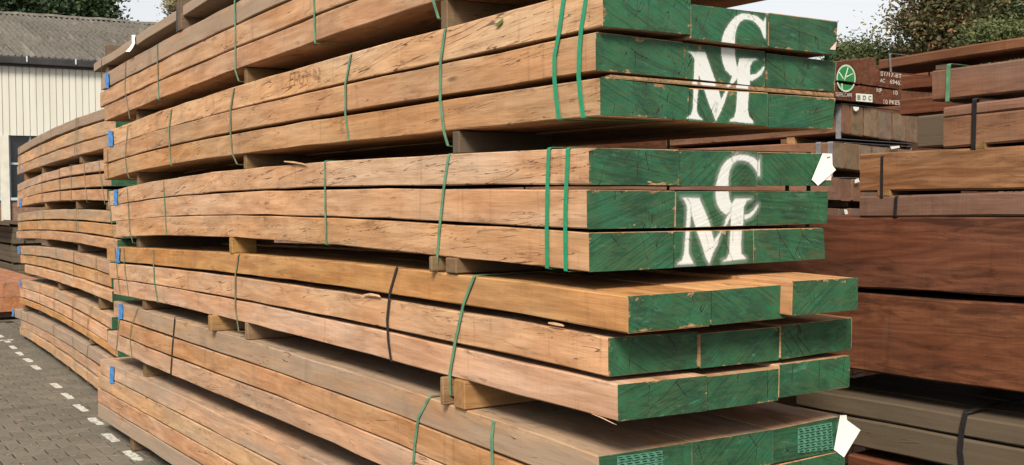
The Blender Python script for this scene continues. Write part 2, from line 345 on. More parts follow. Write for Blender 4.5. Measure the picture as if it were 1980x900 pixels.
def end_paint(fr, quad, s0, bm, res=0.02, polys=None, cracks=None, wear=0.4, soft=0.004, bare=0.0, proud=0.0022, inset=0.0008, back=False):
    """painted end of a beam: a thin coat on the saw cut, child of the beam"""
    TL, TR, BR, BL = [np.array(q, float) for q in quad]
    wd = (np.linalg.norm(TR-TL)+np.linalg.norm(BR-BL))/2; ht = (np.linalg.norm(BL-TL)+np.linalg.norm(BR-TR))/2
    nu = max(2, int(wd/res)); nv = max(2, int(ht/res))
    u = np.linspace(inset/wd, 1-inset/wd, nu+1); v = np.linspace(inset/ht, 1-inset/ht, nv+1); U, W = np.meshgrid(u, v)
    U = U.ravel(); W = W.ravel()
    Q = (TL*(1-U)[:, None]+TR*U[:, None])*(1-W)[:, None]+(BL*(1-U)[:, None]+BR*U[:, None])*W[:, None]
    edge = np.minimum(np.minimum(U, 1-U)*wd, np.minimum(W, 1-W)*ht)
    st = sdf(Q, polys) if polys else np.full(len(Q), 1.0)
    sp = np.full(len(Q), 1.0)
    for c in (cracks or []): sp = np.minimum(sp, seg_dist(Q, c, False))
    sg = s0-proud
    V = [fr.w(sg, q[0], q[1]) for q in Q]; n = nu+1
    F = [(j*n+i, (j+1)*n+i, (j+1)*n+i+1, j*n+i+1) for j in range(nv) for i in range(nu)]
    # rim down to the wood
    rim = [i for i in range(n)]+[j*n+nu for j in range(1, nv+1)]+[nv*n+i for i in range(nu-1, -1, -1)]+[j*n for j in range(nv-1, 0, -1)]
    b0 = len(V)
    for k in rim: V.append(fr.w(s0+0.003, Q[k][0], Q[k][1]))
    m = len(rim); F += [(rim[k], rim[(k+1) % m], b0+(k+1) % m, b0+k) for k in range(m)]
    ext = lambda a: np.concatenate([a, a[rim]])
    cen = Q.mean(0); R = np.stack([ext(Q[:, 0])-cen[0], np.zeros(len(V)), ext(Q[:, 1])-cen[1]], 1)
    o = mesh_obj('end_paint', V, F, PAINT, bm, rest=R, fattr={'edge': ext(edge), 'stencil': ext(st), 'split': ext(sp)})
    o['wear'] = float(wear); o['soft'] = float(soft); o['bare'] = float(bare)
    return o

def strap(fr, pts, qr, mat, parent, width=0.016, thick=0.0014, qoff=-0.005, back=True, name='strap', step=None):
    """band round a bundle; pts = (s,z) down the visible face, then round underneath, up the far side and over the top"""
    path = []
    n = len(pts)
    for i, (s, z) in enumerate(pts):
        path.append((s, qoff-0.002*math.sin(math.pi*i/max(1, n-1)), z))
    (st, zt), (sb, zb) = pts[0], pts[-1]
    zt2 = zt-(step or 0)
    path[0] = (st, qoff, zt-0.004)
    if back:
        path += [(sb, qoff+0.008, zb-0.003), (sb, qr+0.002, zb-0.003), (sb, qr+0.006, zb+0.004), (st, qr+0.006, zt2-0.004), (st, qr, zt2+0.003)]+([(st, .345, zt2+0.004), (st, .322, zt+0.0035)] if step else [])+[(st, qoff+0.010, zt+0.0035), (st, qoff+0.003, zt+0.001)]
    V = []; F = []; m = len(path); P = np.array(path)
    for i in range(m):
        a = P[i-1] if (back or i > 0) else P[i]; c = P[(i+1) % m] if (back or i < m-1) else P[i]
        t = c-a; nrm = np.array([0, -t[2], t[1]]); nrm /= (np.linalg.norm(nrm)+1e-9)
        for ds in (-width/2, width/2):
            for k in (0, 1):
                p = P[i]+np.array([ds, 0, 0])+nrm*thick*k; V.append(fr.w(*p))
    for i in range(m if back else m-1):
        j = (i+1) % m; a = i*4; b_ = j*4
        for k0, k1 in ((0, 1), (1, 3), (3, 2), (2, 0)): F.append((a+k0, a+k1, b_+k1, b_+k0))
    return mesh_obj(name, V, F, mat, parent)

def sheet(name, pts3, mat, parent=None, thick=0.0012, n=None):
    """thin flat piece (paper, tape) from an outline of world points, with thickness"""
    P = np.array(pts3, float)
    if n is None:
        n = np.cross(P[1]-P[0], P[2]-P[0]); n = n/np.linalg.norm(n)
    k = len(P); V = np.concatenate([P, P+np.array(n)*thick])
    F = [tuple(range(k)), tuple(range(2*k-1, k-1, -1))]+[(i, k+i, k+(i+1) % k, (i+1) % k) for i in range(k)]
    return mesh_obj(name, V, F, mat, parent)

def poly_dz(fr, top, bot, s0, deg=3):
    """sag curves measured along the upper and lower edge of a bundle -> dz(row fraction)(s)"""
    T = np.array([fr.side(*p) for p in top]); Bm = np.array([fr.side(*p) for p in bot])
    pt = np.polyfit(T[:, 0], T[:, 1], min(deg, len(T)-1)); pb = np.polyfit(Bm[:, 0], Bm[:, 1], min(deg, len(Bm)-1))
    def mk(t):
        z0 = (1-t)*np.polyval(pt, s0)+t*np.polyval(pb, s0)
        return lambda s: float((1-t)*np.polyval(pt, s)+t*np.polyval(pb, s)-z0)
    return mk

# ================================================================== GROUND
def concrete(name, c0, c1, scale, bump=0.3):
    b = NB(name); tc = b.n('ShaderNodeNewGeometry').outputs['Position']; r = b.rnd()
    n1 = b.noise(tc, 0.9, 4, 0.6); n2 = b.noise(tc, scale, 5, 0.7); n3 = b.noise(tc, 400, 2)
    col = b.mix(b.mr(n2, 0.3, 0.7), c0, c1)
    col = b.mix(b.mr(n1, 0.45, 0.7, 0, 0.45), col, tuple(x*0.62 for x in c0))
    k = b.math('ADD', 0.86, b.math('MULTIPLY', r, 0.28)); col = b.mix(1.0, col, b.comb(k, k, k), 'MULTIPLY')
    col = b.mix(b.mr(n3, 0.6, 0.8, 0, 0.3), col, tuple(x*1.5 for x in c1))
    b.bump(b.math('ADD', n2, n3), bump, 0.004)
    return b.fin(col, 0.9, 0.2)
PAVER = concrete('concrete_paver', (0.104, 0.089, 0.067), (0.150, 0.129, 0.099), 35)
SAND = concrete('joint_sand', (0.022, 0.018, 0.012), (0.036, 0.029, 0.020), 60)
YARD = concrete('yard_surface', (0.100, 0.086, 0.066), (0.126, 0.109, 0.085), 3)
MARKP = patchy('road_paint', (0.50, 0.48, 0.42), (0.15, 0.13, 0.10), 0.34, 0.52, 26)

def flat(name, x0, x1, y0, y1, z, mat, n=1):
    xs = np.linspace(x0, x1, n+1); ys = np.linspace(y0, y1, n+1)
    V = [(x, y, z) for y in ys for x in xs]; k = n+1
    return mesh_obj(name, V, [(j*k+i, j*k+i+1, (j+1)*k+i+1, (j+1)*k+i) for j in range(n) for i in range(n)], mat, origin=((x0+x1)/2, (y0+y1)/2, z))
g = flat('ground', -500, 500, -300, 900, -0.030, YARD, 4); g['kind'] = 'structure'; g['label'] = 'grey paved timber yard stretching to the trees'
PV = flat('paving', -1.5, 2.75, 5.0, 18.0, -0.011, SAND); PV['kind'] = 'structure'; PV['label'] = 'interlocking grey concrete block paving'

PXP, PYP = 0.21, 0.159
def paver_outline():
    A = 0.0135; hx = PXP/2-0.0060; hy = PYP/2-0.0030
    top = [(-hx, hy+A), (-hx+0.030, hy+A), (-0.028, hy-A), (0.028, hy-A), (hx-0.030, hy+A), (hx, hy+A)]
    return top + [(x, -y) for x, y in reversed(top)]
OUT = np.array(paver_outline())[::-1]
if True:
    pv_in = OUT*np.array([0.965, 0.955])
    k = len(OUT)
    pV = [(x, y, 0.0) for x, y in pv_in]+[(x, y, -0.0045) for x, y in OUT]+[(x, y, -0.05) for x, y in OUT]
    sgn = sum(OUT[i][0]*OUT[(i+1) % k][1]-OUT[(i+1) % k][0]*OUT[i][1] for i in range(k))
    idx = list(range(k)) if sgn > 0 else list(range(k-1, -1, -1))
    pF = [tuple(idx)]
    for l in range(2):
        for i in range(k):
            a, b_ = i, (i+1) % k
            f = (l*k+a, (l+1)*k+a, (l+1)*k+b_, l*k+b_); pF.append(f if sgn > 0 else f[::-1])
pme = bpy.data.meshes.new('paver'); pme.from_pydata(pV, [], pF); pme.materials.append(PAVER); pme.update()
def project(p):
    c = MC.T@(np.array(p)-CAM); return PCX+FPX*c[0]/-c[2], PCY-FPX*c[1]/-c[2]
cells = []
for j in range(-21, 58):
    Y = 8.59+PYP*j
    for i in range(-13, 8):
        X = 1.259+PXP/2+PXP*i+(PXP/2 if j % 2 else 0)
        if -1.4 < X < 2.68: cells.append((X, Y))
vis = []; rest_p = []
for X, Y in cells:
    px, py = project((X, Y, 0))
    (vis if (-25 < px < 420 and py < 925 and X < 2.32+0.04*max(0, Y-9) and Y < 14.9) else rest_p).append((X, Y))
if len(vis) > 300:
    vis.sort(key=lambda p: p[1]); rest_p += vis[300:]; vis = vis[:300]
pb = BASE['paving']
for X, Y in vis:
    o = bpy.data.objects.new('paver', pme); COL.objects.link(o); o.parent = PV
    o.location = (X-pb[0], Y-pb[1], 0.0-pb[2]+rng.normal(0, 0.0012)); o.rotation_euler = (rng.normal(0, 0.008), rng.normal(0, 0.008), rng.normal(0, 0.004))
V = []; F = []
for X, Y in rest_p:
    b0 = len(V); dzp = rng.normal(0, 0.0012); V += [(x+X, y+Y, z+dzp) for x, y, z in pV]; F += [tuple(b0+i for i in f) for f in pF]
o = mesh_obj('paver_field', V, F, PAVER, PV); o['kind'] = 'stuff'
# painted dashes, broken at the joints between the blocks
for (xc, y0, y1) in [(1.885, 6.90, 7.25), (1.928, 7.60, 7.965), (1.95, 8.315, 8.655), (1.997, 9.02, 9.365), (2.030, 9.68, 10.055), (2.060, 10.38, 10.735), (2.09, 11.06, 11.39), (2.155, 12.41, 12.78), (2.183, 13.065, 13.41), (2.20, 13.72, 14.05), (2.234, 14.385, 14.725), (2.27, 15.08, 15.40), (2.29, 15.75, 16.05)]:
    cuts = [y0]+[8.59+PYP*(j+.5) for j in range(-20, 60) if y0+0.02 < 8.59+PYP*(j+.5) < y1-0.02]+[y1]
    V = []; F = []
    for a, b_ in zip(cuts[:-1], cuts[1:]):
        x0 = xc-0.030+rng.normal(0, .003); x1 = xc+0.031+rng.normal(0, .003); a += 0.006; b_ -= 0.006; z = 0.0035
        e = rng.random(4)*0.008
        q = [(x0+e[0], a), (x1-e[1], a+e[2]), (x1, b_-e[3]), (x0, b_)]
        n0 = len(V); V += [(x, y, z) for x, y in q]+[(x, y, -0.002) for x, y in q]
        F += [(n0, n0+1, n0+2, n0+3)]+[(n0+i, n0+4+i, n0+4+(i+1) % 4, n0+(i+1) % 4) for i in range(4)]
    mesh_obj('painted_dash', V, F, MARKP, PV)
V = [(2.02, 15.30, .0035), (2.36, 15.30, .0035), (2.36, 15.42, .0035), (2.02, 15.42, .0035)]
mesh_obj('painted_dash', V, [(0, 1, 2, 3)], MARKP, PV)

V = []; F = []
for i in range(150):
    x = 1.0+rng.random()*1.25; y = 7.2+rng.random()**1.5*6; a = rng.random()*3.14; l = .006+.022*rng.random()**2; wd_ = .0015+.003*rng.random()
    dx, dy = math.cos(a), math.sin(a); n0 = len(V)
    for u, v in ((-l, -wd_), (l, -wd_), (l, wd_), (-l, wd_)):
        V.append((x+u*dx-v*dy, y+u*dy+v*dx, .0025)); 
    V += [(p[0], p[1], .006) for p in V[n0:n0+4]]
    F += [(n0+4, n0+5, n0+6, n0+7)]+[(n0+k, n0+(k+1) % 4, n0+4+(k+1) % 4, n0+4+k) for k in range(4)]
o = mesh_obj('wood_chips', V, F, plain('wood_chip', (.24, .17, .11), .8, .2, .4, 20)); o['kind'] = 'stuff'; o['label'] = 'scattered wood chips and splinters on the paving'

# ================================================================== BUILDING (left background)
YB = 34.0
def ez(px, py): return float(onY(px, py, YB)[2])
z_eave = ez(90, 130); z_clad = ez(35, 262.5); z_win = ez(30, 384); GX0, GX1 = -4.0, 19.0
def clad_mat():
    b = NB('cream_steel_cladding'); p = b.n('ShaderNodeNewGeometry').outputs['Position']
    n = b.noise(b.vmath('MULTIPLY', p, (3, 3, 0.25)), 1, 4, 0.6)
    return b.fin(b.mix(b.mr(n, 0.35, 0.75), (0.52, 0.505, 0.44), (0.47, 0.452, 0.385)), 0.5, 0.35)
def roof_mat():
    b = NB('old_fibre_cement'); p = b.n('ShaderNodeNewGeometry').outputs['Position']; r = b.rnd()
    n = b.noise(p, 2.2, 5, 0.7); n2 = b.noise(p, 9, 5, 0.75); n3 = b.noise(b.vmath('MULTIPLY', p, (5, 0.8, 1)), 1, 3)
    c = b.mix(b.mr(n2, 0.3, 0.7), (0.074, 0.067, 0.056), (0.140, 0.128, 0.109))
    c = b.mix(b.mr(n, 0.52, 0.68, 0, 0.7), c, (0.055, 0.048, 0.032))
    c = b.mix(b.mr(n3, 0.55, 0.7, 0, 0.5), c, (0.22, 0.195, 0.16))
    k = b.math('ADD', 0.85, b.math('MULTIPLY', r, 0.3)); c = b.mix(1.0, c, b.comb(k, k, k), 'MULTIPLY')
    b.bump(n2, 0.5, 0.02); return b.fin(c, 0.92, 0.15)
CLAD = clad_mat(); ROOF = roof_mat()
GUT = plain('dark_gutter_metal', (0.045, 0.043, 0.045), 0.45, 0.45, 0.2, 3)
GLASSM = plain('dark_window_glass', (0.016, 0.018, 0.020), 0.08, 0.6, 0.2, 2)
FRM = plain('pale_blue_window_frame', (0.34, 0.42, 0.46), 0.5, 0.4, 0.1, 5)
PIL = plain('off_white_pilaster', (0.48, 0.455, 0.39), 0.7, 0.3, 0.08, 4)
BRK = plain('brown_plinth_brick', (0.17, 0.105, 0.075), 0.9, 0.2, 0.25, 12)
bld = thing('warehouse', 'cream ribbed warehouse with mossy corrugated roof and dark gutter behind the stacks', 'building', (6.0, YB, 0))
def bbox(name, x0, x1, y0, y1, z0, z1, mat, parent, bev=0.004):
    return box(name, ((x0+x1)/2, (y0+y1)/2, (z0+z1)/2), (x1-x0, y1-y0, z1-z0), mat, parent, bev=bev, props=False)
bbox('inner_wall', GX0, GX1, YB+0.30, YB+0.5, 0, z_eave-0.05, BRK, bld)
bbox('gable_wall', GX1-0.2, GX1-0.002, YB+0.5, YB+15, 0, z_eave-0.1, PIL, bld)
bbox('plinth', GX0, GX1, YB+0.03, YB+0.29, 0, z_win-0.06, BRK, bld)
bbox('sill_band', GX0, GX1, YB-0.02, YB+0.29, z_win-0.058, z_win+0.02, FRM, bld)
# cladding panels of trapezoid ribs
rib = 0.178
def clad_panel(x0, nr):
    V = []; F = []; prof = []
    for i in range(nr):
        a = x0+i*rib
        prof += [(a, -0.004), (a+0.012, 0.022), (a+0.026, 0.022), (a+0.036, -0.004)]
    prof.append((x0+nr*rib-0.0015, -0.004))
    for z in (z_clad, z_eave):
        for x, d in prof: V.append((x, YB+d, z))
    m = len(prof)
    for i in range(m-1): F.append((i, i+1, m+i+1, m+i))
    for z in (z_clad, z_eave):   # back edge for thickness
        for x, d in prof: V.append((x, YB+d+0.006, z))
    for i in range(m-1): F.append((i, 2*m+i, 2*m+i+1, i+1))
    return mesh_obj('cladding_panel', V, F, CLAD, bld)
x = GX0
while x < GX1-0.5: clad_panel(x, 6); x += 6*rib
# window bays between pilasters
pil0 = float(onY(9.5, 340, YB)[0]); bay = 3.6
for kx in range(-2, 5):
    px0 = pil0+kx*bay
    bbox('pilaster', px0-0.11, px0+0.11, YB-0.06, YB+0.25, 0.002, z_clad-0.004, PIL, bld)
    if kx == 4: break
    wx0, wx1 = px0+0.112, px0+bay-0.112
    wn = bbox('window', wx0, wx1, YB+0.16, YB+0.18, z_win+0.022, z_clad-0.004, GLASSM, bld)
    nm = 6; zt = z_win+0.022; zc = z_clad-0.006
    for i in range(nm+1):
        xm = wx0+0.03+(wx1-wx0-0.06)*i/nm
        bbox('mullion', xm-0.028, xm+0.028, YB+0.10, YB+0.158, zt, zc, FRM, wn)
    zr = ez(60, 317)
    bbox('transom', wx0, wx1, YB+0.085, YB+0.099, zr-0.03, zr+0.03, FRM, wn)
# roof of corrugated sheets
kp = 0.30; run = 7.9; pitch = 0.177; z_r0 = ez(90, 114)-0.02
rf = bbox('roof', GX0+0.1, GX1-0.1, YB+0.31, YB+0.35, z_eave-0.2, z_eave-0.06, GUT, bld)
def sheet_mesh(nc, ln):
    V = []; F = []; nx = nc*8
    for j in range(2):
        for i in range(nx+1):
            xx = i/8*pitch; V.append((xx, j*ln, j*ln*kp+0.058*math.cos(2*math.pi*i/8)))
    for i in range(nx): F.append((i, i+1, nx+2+i, nx+1+i))
    b0 = len(V)
    for i in range(nx+1): V.append((V[i][0], V[i][1], V[i][2]-0.014))
    for i in range(nx): F.append((i, b0+i, b0+i+1, i+1))
    me = bpy.data.meshes.new('roof_sheet'); me.from_pydata(V, [], F); me.materials.append(ROOF); me.update(); return me
sm_ = sheet_mesh(6, run/5+0.12); rb = BASE[bld.name] if bld.name in BASE else np.array(bld.location)
for cidx in range(5):
    for i in range(int((GX1-GX0)/(6*pitch))+1):
        o = bpy.data.objects.new('roof_sheet', sm_); COL.objects.link(o); o.parent = rf
        yy = YB-0.25+cidx*run/5
        o.location = np.array((GX0-0.15+i*6*pitch, yy, z_r0+(yy-YB+0.25)*kp+0.012*cidx+rng.normal(0, .005)))-rb
        o.rotation_euler = (rng.normal(0, .003), rng.normal(0, .004), rng.normal(0, .002))
sm2 = sheet_mesh(6, run+0.1)
yr = YB-0.25+run; zrd = z_r0+run*kp
V = [(GX0-.2, yr, zrd+0.10), (GX1+.2, yr, zrd+0.10), (GX1+.2, yr+run, z_r0), (GX0-.2, yr+run, z_r0)]
mesh_obj('rear_slope', V, [(0, 1, 2, 3)], ROOF, rf)
V = []; F = []; nn = 60
for i in range(nn+1):
    xx = GX0-.2+(GX1-GX0+.4)*i/nn; wz = rng.normal(0, .012)
    for dy, dz_ in ((-.22, .02), (-.08, .12), (.08, .12), (.22, .02)): V.append((xx, yr+dy, zrd+dz_+wz))
for i in range(nn):
    for k_ in range(3): F.append((i*4+k_, i*4+4+k_, i*4+5+k_, i*4+1+k_))
mesh_obj('ridge_cap', V, F, ROOF, rf)
zg1 = ez(90, 114.5); zg0 = ez(90, 131)
V = []; F = []; prof = [(-0.02, zg1), (-0.02, zg1-0.03), (-0.10, zg1-0.19), (-0.26, zg1-0.19), (-0.30, zg1-0.03), (-0.30, zg1), (-0.285, zg1)]
for xx in (GX0-.2, GX1+.2):
    for d, z in prof: V.append((xx, YB+d, z))
m = len(prof); F = [(i, i+1, m+i+1, m+i) for i in range(m-1)]
gt = mesh_obj('gutter', V, F, GUT, bld)
bbox('fascia', GX0-.1, GX1+.1, YB-0.05, YB+0.02, z_eave-0.03, zg1-0.012, GUT, bld)
for kx in range(0, 18): bbox('bracket', GX0+0.6+kx*1.3-.02, GX0+0.6+kx*1.3+.02, YB-0.315, YB-0.302, zg1-0.15, zg1+0.01, FRM, gt)

# ================================================================== TREES
def leaf_mat(name, c0, c1, c2):
    b = NB(name); t = b.attr('tint').outputs['Fac']
    col = b.mix(b.mr(t, 0.0, 0.6), c0, c1); col = b.mix(b.mr(t, 0.58, 0.85), col, c2)
    m = b.fin(col, 0.6, 0.3)
    tr = b.n('ShaderNodeBsdfTranslucent'); b.set(tr.inputs[0], b.mix(1.0, col, (1.3, 1.5, 0.6), 'MULTIPLY'))
    mx = b.n('ShaderNodeMixShader'); mx.inputs[0].default_value = 0.18
    b.t.links.new(b.bs.outputs[0], mx.inputs[1]); b.t.links.new(tr.outputs[0], mx.inputs[2]); b.t.links.new(mx.outputs[0], b.out.inputs['Surface'])
    return m
LEAF_D = leaf_mat('dark_oak_leaves', (0.018, 0.034, 0.016), (0.034, 0.060, 0.024), (0.062, 0.085, 0.034))
LEAF_Y = leaf_mat('turning_leaves', (0.034, 0.042, 0.020), (0.085, 0.082, 0.034), (0.25, 0.145, 0.068))
LEAF_G = leaf_mat('green_leaves', (0.036, 0.052, 0.020), (0.075, 0.092, 0.032), (0.13, 0.135, 0.050))
LEAF_P = leaf_mat('pale_autumn_leaves', (0.13, 0.115, 0.07), (0.22, 0.18, 0.10), (0.30, 0.22, 0.13))
BARK = plain('tree_bark', (0.075, 0.058, 0.042), 0.9, 0.2, 0.35, 14, bump=0.6)
def tube(V, F, pts, rads, n=6):
    base = len(V); P = np.array(pts, float)
    for i in range(len(P)):
        t = P[min(i+1, len(P)-1)]-P[max(i-1, 0)]; t /= np.linalg.norm(t)+1e-9
        u = np.cross(t, (0.3, 0.9, 0.1)); u /= np.linalg.norm(u)+1e-9; v = np.cross(t, u)
        for k in range(n):
            a = 6.2832*k/n; V.append(tuple(P[i]+rads[i]*(u*math.cos(a)+v*math.sin(a))))
    for i in range(len(P)-1):
        for k in range(n): F.append((base+i*n+k, base+i*n+(k+1) % n, base+(i+1)*n+(k+1) % n, base+(i+1)*n+k))
def tree(name, label, foot, h, crown_c, crown_r, nclump, nleaf, leaf, mat, spread=0.5, tint=(0.0, 1.0), seed=0, trunk_r=None, group=None, hollow=0.5):
    r = np.random.default_rng(seed); foot = np.array(foot, float); cc = np.array(crown_c, float); cr = np.array(crown_r, float)
    root = thing(name, label, 'tree', tuple(foot), group)
    d = r.normal(size=(nclump, 3)); d /= np.linalg.norm(d, axis=1)[:, None]
    rad = hollow+(1-hollow)*r.random(nclump)**0.6
    lump = 1+0.22*np.sin(d[:, 0]*4.1+seed)+0.18*np.sin(d[:, 2]*5.3+seed*2)+0.12*np.sin(d[:, 1]*7+seed)
    C = cc+d*(rad*lump)[:, None]*cr
    # wood: trunk, limbs to clumps
    tr = trunk_r or h*0.022; V = []; F = []
    fork = foot+np.array((0, 0, max(0.25*h, (cc[2]-cr[2]*0.7)-foot[2])))
    top = cc+np.array((0, 0, cr[2]*0.55))
    tp = [foot+(top-foot)*t+np.array((math.sin(t*5+seed)*0.15, math.cos(t*4+seed)*0.15, 0))*h*0.06*t for t in np.linspace(0, 1, 9)]
    tube(V, F, tp, [tr*(1-0.86*t)*(1.25 if t == 0 else 1) for t in np.linspace(0, 1, 9)], 8)
    for k in range(min(nclump, 70)):
        t0 = r.uniform(0.35, 0.92); a = np.array(tp[min(8, int(t0*8))]); e = C[k]
        mid = (a+e)/2+np.array((0, 0, 0.10*np.linalg.norm(e-a)))+r.normal(size=3)*0.08*np.linalg.norm(e-a)
        rr = tr*0.30*(1-0.5*t0); tube(V, F, [a, mid, e], [rr, rr*0.55, rr*0.15], 5)
    mesh_obj('trunk', V, F, BARK, root)
    n = nclump*nleaf
    ci = np.repeat(np.arange(nclump), nleaf); cs = spread*(0.55+0.9*r.random(nclump))
    pos = C[ci]+r.normal(size=(n, 3))*cs[ci][:, None]*np.array((1, 1, 0.62))
    a = r.normal(size=(n, 3)); a[:, 2] *= 0.6; a /= np.linalg.norm(a, axis=1)[:, None]
    b_ = np.cross(a, r.normal(size=(n, 3))); b_ /= np.linalg.norm(b_, axis=1)[:, None]+1e-9
    s = leaf*(0.6+0.8*r.random(n))[:, None]
    quad = np.stack([pos-a*s, pos-b_*s*0.55+a*s*0.1, pos+a*s, pos+b_*s*0.55+a*s*0.1], 1).reshape(-1, 3)
    tint_c = tint[0]+(tint[1]-tint[0])*np.clip(r.beta(2.0, 2.2, nclump)[ci]*0.75+r.random(n)*0.25, 0, 1)
    me = bpy.data.meshes.new('crown'); me.vertices.add(4*n); me.loops.add(4*n); me.polygons.add(n)
    me.vertices.foreach_set('co', (quad-foot).astype(np.float32).ravel()); me.loops.foreach_set('vertex_index', np.arange(4*n, dtype=np.int32))
    me.polygons.foreach_set('loop_start', np.arange(0, 4*n, 4, dtype=np.int32)); me.polygons.foreach_set('loop_total', np.full(n, 4, np.int32))
    at = me.attributes.new('tint', 'FLOAT', 'POINT'); at.data.foreach_set('value', np.repeat(tint_c, 4).astype(np.float32))
    me.materials.append(mat); me.update(calc_edges=True)
    o = bpy.data.objects.new('crown', me); COL.objects.link(o); o.parent = root
    return root
def at_depth(px, py, t): return CAM+ray(px, py)*t
def px_tree(name, label, px, pyc, t, rx_px, rz_px, *a, deep=1.0, **k):
    c = at_depth(px, pyc, t); rx = rx_px/FPX*t; rz = rz_px/FPX*t
    return tree(name, label, (c[0], c[1], -0.02), c[2]+rz, c, (rx, rx*deep, rz), *a, **k)
px_tree('oak_tree', 'dark dense oak behind the left half of the warehouse roof', 5, 0, 56, 120, 88, 170, 330, 0.125, LEAF_D, spread=0.80, seed=3)
px_tree('oak_tree', 'dark oak whose ragged right edge ends against the sky over the warehouse', 150, 24, 55, 48, 60, 70, 330, 0.12, LEAF_D, spread=0.50, seed=11)
px_tree('birch_tree', 'pale sparse treetop just showing above the tall stack', 348, 10, 50, 16, 14, 22, 60, 0.07, LEAF_P, spread=0.30, seed=5)
px_tree('ash_tree', 'tall tree with brownish turning leaves above the dark timber, nearest the sky gap', 1828, 0, 30, 84, 125, 105, 150, 0.062, LEAF_Y, spread=0.36, seed=8, tint=(0.1, 1.0), hollow=0.25)
px_tree('ash_tree', 'dark green leafy tree at the right edge above the dark timber', 1965, 0, 31, 100, 135, 120, 180, 0.062, LEAF_D, spread=0.38, seed=19, tint=(0.2, 1.0), hollow=0.3)
px_tree('hedge_bush', 'low yellow green bush line between the stencilled ends and the sky', 1685, 140, 33, 50, 46, 60, 330, 0.05, LEAF_G, spread=0.30, seed=23)
px_tree('hedge_bush', 'green bush behind the dark top beam under the tall tree', 1800, 130, 34, 105, 34, 80, 330, 0.055, LEAF_G, spread=0.34, seed=29, tint=(0.0, 0.6))
px_tree('hedge_bush', 'bright green bush at the right edge behind the dark top beam', 1950, 85, 27, 50, 30, 50, 330, 0.045, LEAF_G, spread=0.26, seed=31, tint=(0.25, 0.95))
px_tree('hedge_bush', 'small rounded bush just right of the tall stack in front of the sky', 1632, 118, 34, 22, 32, 30, 260, 0.045, LEAF_G, spread=0.24, seed=37)

# ================================================================== TIMBER STACKS
LET4 = [[(88,300),(118,300),(150,330),(152,440),(150,480),(142,600),(140,645),(155,675),(173,690),(172,699),(78,690),(80,682),(105,665),(115,630),(120,480),(125,345),(110,320)],
 [(118,300),(188,302),(250,475),(268,530),(285,590),(285,640),(250,708),(207,600),(180,520),(150,440),(140,330)],
 [(250,708),(272,590),(330,480),(345,435),(375,395),(380,450),(325,520),(300,600)],
 [(385,338),(495,340),(490,350),(465,358),(450,385),(447,500),(440,560),(436,640),(445,680),(468,705),(466,720),(325,706),(330,695),(355,680),(366,640),(372,540),(374,440),(375,390)],
 [(541,93),(525,125),(490,95),(450,82),(400,78),(365,95),(330,130),(300,180),(285,220),(280,270),(280,320),(290,370),(305,410),(335,440),(358,445),(378,395),(370,375),(362,320),(360,270),(362,210),(372,165),(390,130),(415,115),(450,118),(480,135),(505,165),(520,200),(530,228),(540,225)],
 [(445,435),(480,430),(505,410),(520,390),(535,385),(530,405),(515,435),(490,455),(460,472),(445,475)]]
LET3 = [[(48,365),(80,365),(105,400),(108,470),(100,560),(95,640),(95,690),(110,725),(123,745),(122,755),(22,760),(25,745),(50,730),(63,690),(70,600),(78,480),(80,420),(65,385)],
 [(80,365),(155,367),(212,500),(222,540),(240,610),(250,640),(232,700),(212,757),(190,720),(165,640),(135,560),(108,470),(100,400)],
 [(232,700),(240,610),(290,540),(310,480),(335,440),(340,470),(320,520),(285,560),(262,640)],
 [(360,370),(460,370),(455,380),(430,390),(415,420),(410,530),(402,560),(398,640),(400,690),(425,715),(425,725),(350,735),(288,743),(285,732),(310,720),(325,690),(328,600),(333,540),(335,450),(340,400)],
 [(508,130),(495,155),(470,132),(430,118),(390,115),(350,125),(310,150),(280,190),(262,240),(247,300),(245,360),(255,410),(280,450),(310,470),(335,445),(345,410),(330,370),(325,320),(325,260),(332,210),(350,175),(375,155),(410,155),(440,165),(465,190),(485,220),(495,248),(508,245)],
 [(415,465),(440,460),(465,440),(490,405),(500,405),(495,430),(475,460),(450,485),(425,497),(412,495)]]
LET4 = [[(1300+x/3, y/3) for x, y in p] for p in LET4]
LET3 = [[(1300+x/3, 260+y/3) for x, y in p] for p in LET3]
z3 = lambda ox, oy, k, pts: [(ox+x/k, oy+y/k) for x, y in pts]
# the larger splits drawn on the ends (photo points)
CR4 = [z3(940, 0, 3, p) for p in ([(905,0),(880,60),(862,110)], [(945,0),(940,90),(938,180)], [(840,285),(880,320),(935,345)], [(868,300),(862,420)], [(745,600),(735,665)], [(1075,650),(1085,690)])] + \
      [z3(1300, 0, 3, p) for p in ([(222,35),(200,100),(175,170),(140,225)], [(370,60),(365,150),(350,230)], [(445,80),(480,120)], [(535,345),(590,385),(635,415)], [(640,330),(655,500)], [(735,100),(735,290)], [(100,540),(140,600),(175,650),(192,705)], [(440,650),(470,700)], [(515,215),(545,270)])]
CR3 = [z3(940, 240, 3, p) for p in ([(885,150),(880,230),(875,350)], [(835,160),(800,220)], [(920,165),(945,275)], [(720,650),(760,690)])] + \
      [z3(1300, 260, 3, p) for p in ([(335,120),(350,165)], [(470,670),(475,720),(465,755)], [(605,555),(625,600),(618,745)], [(625,600),(665,660),(710,735)], [(740,545),(755,590),(810,635)], [(755,590),(725,660),(750,730)], [(120,745),(180,690),(240,650),(275,600)], [(300,620),(350,735)], [(195,500),(290,450)])]
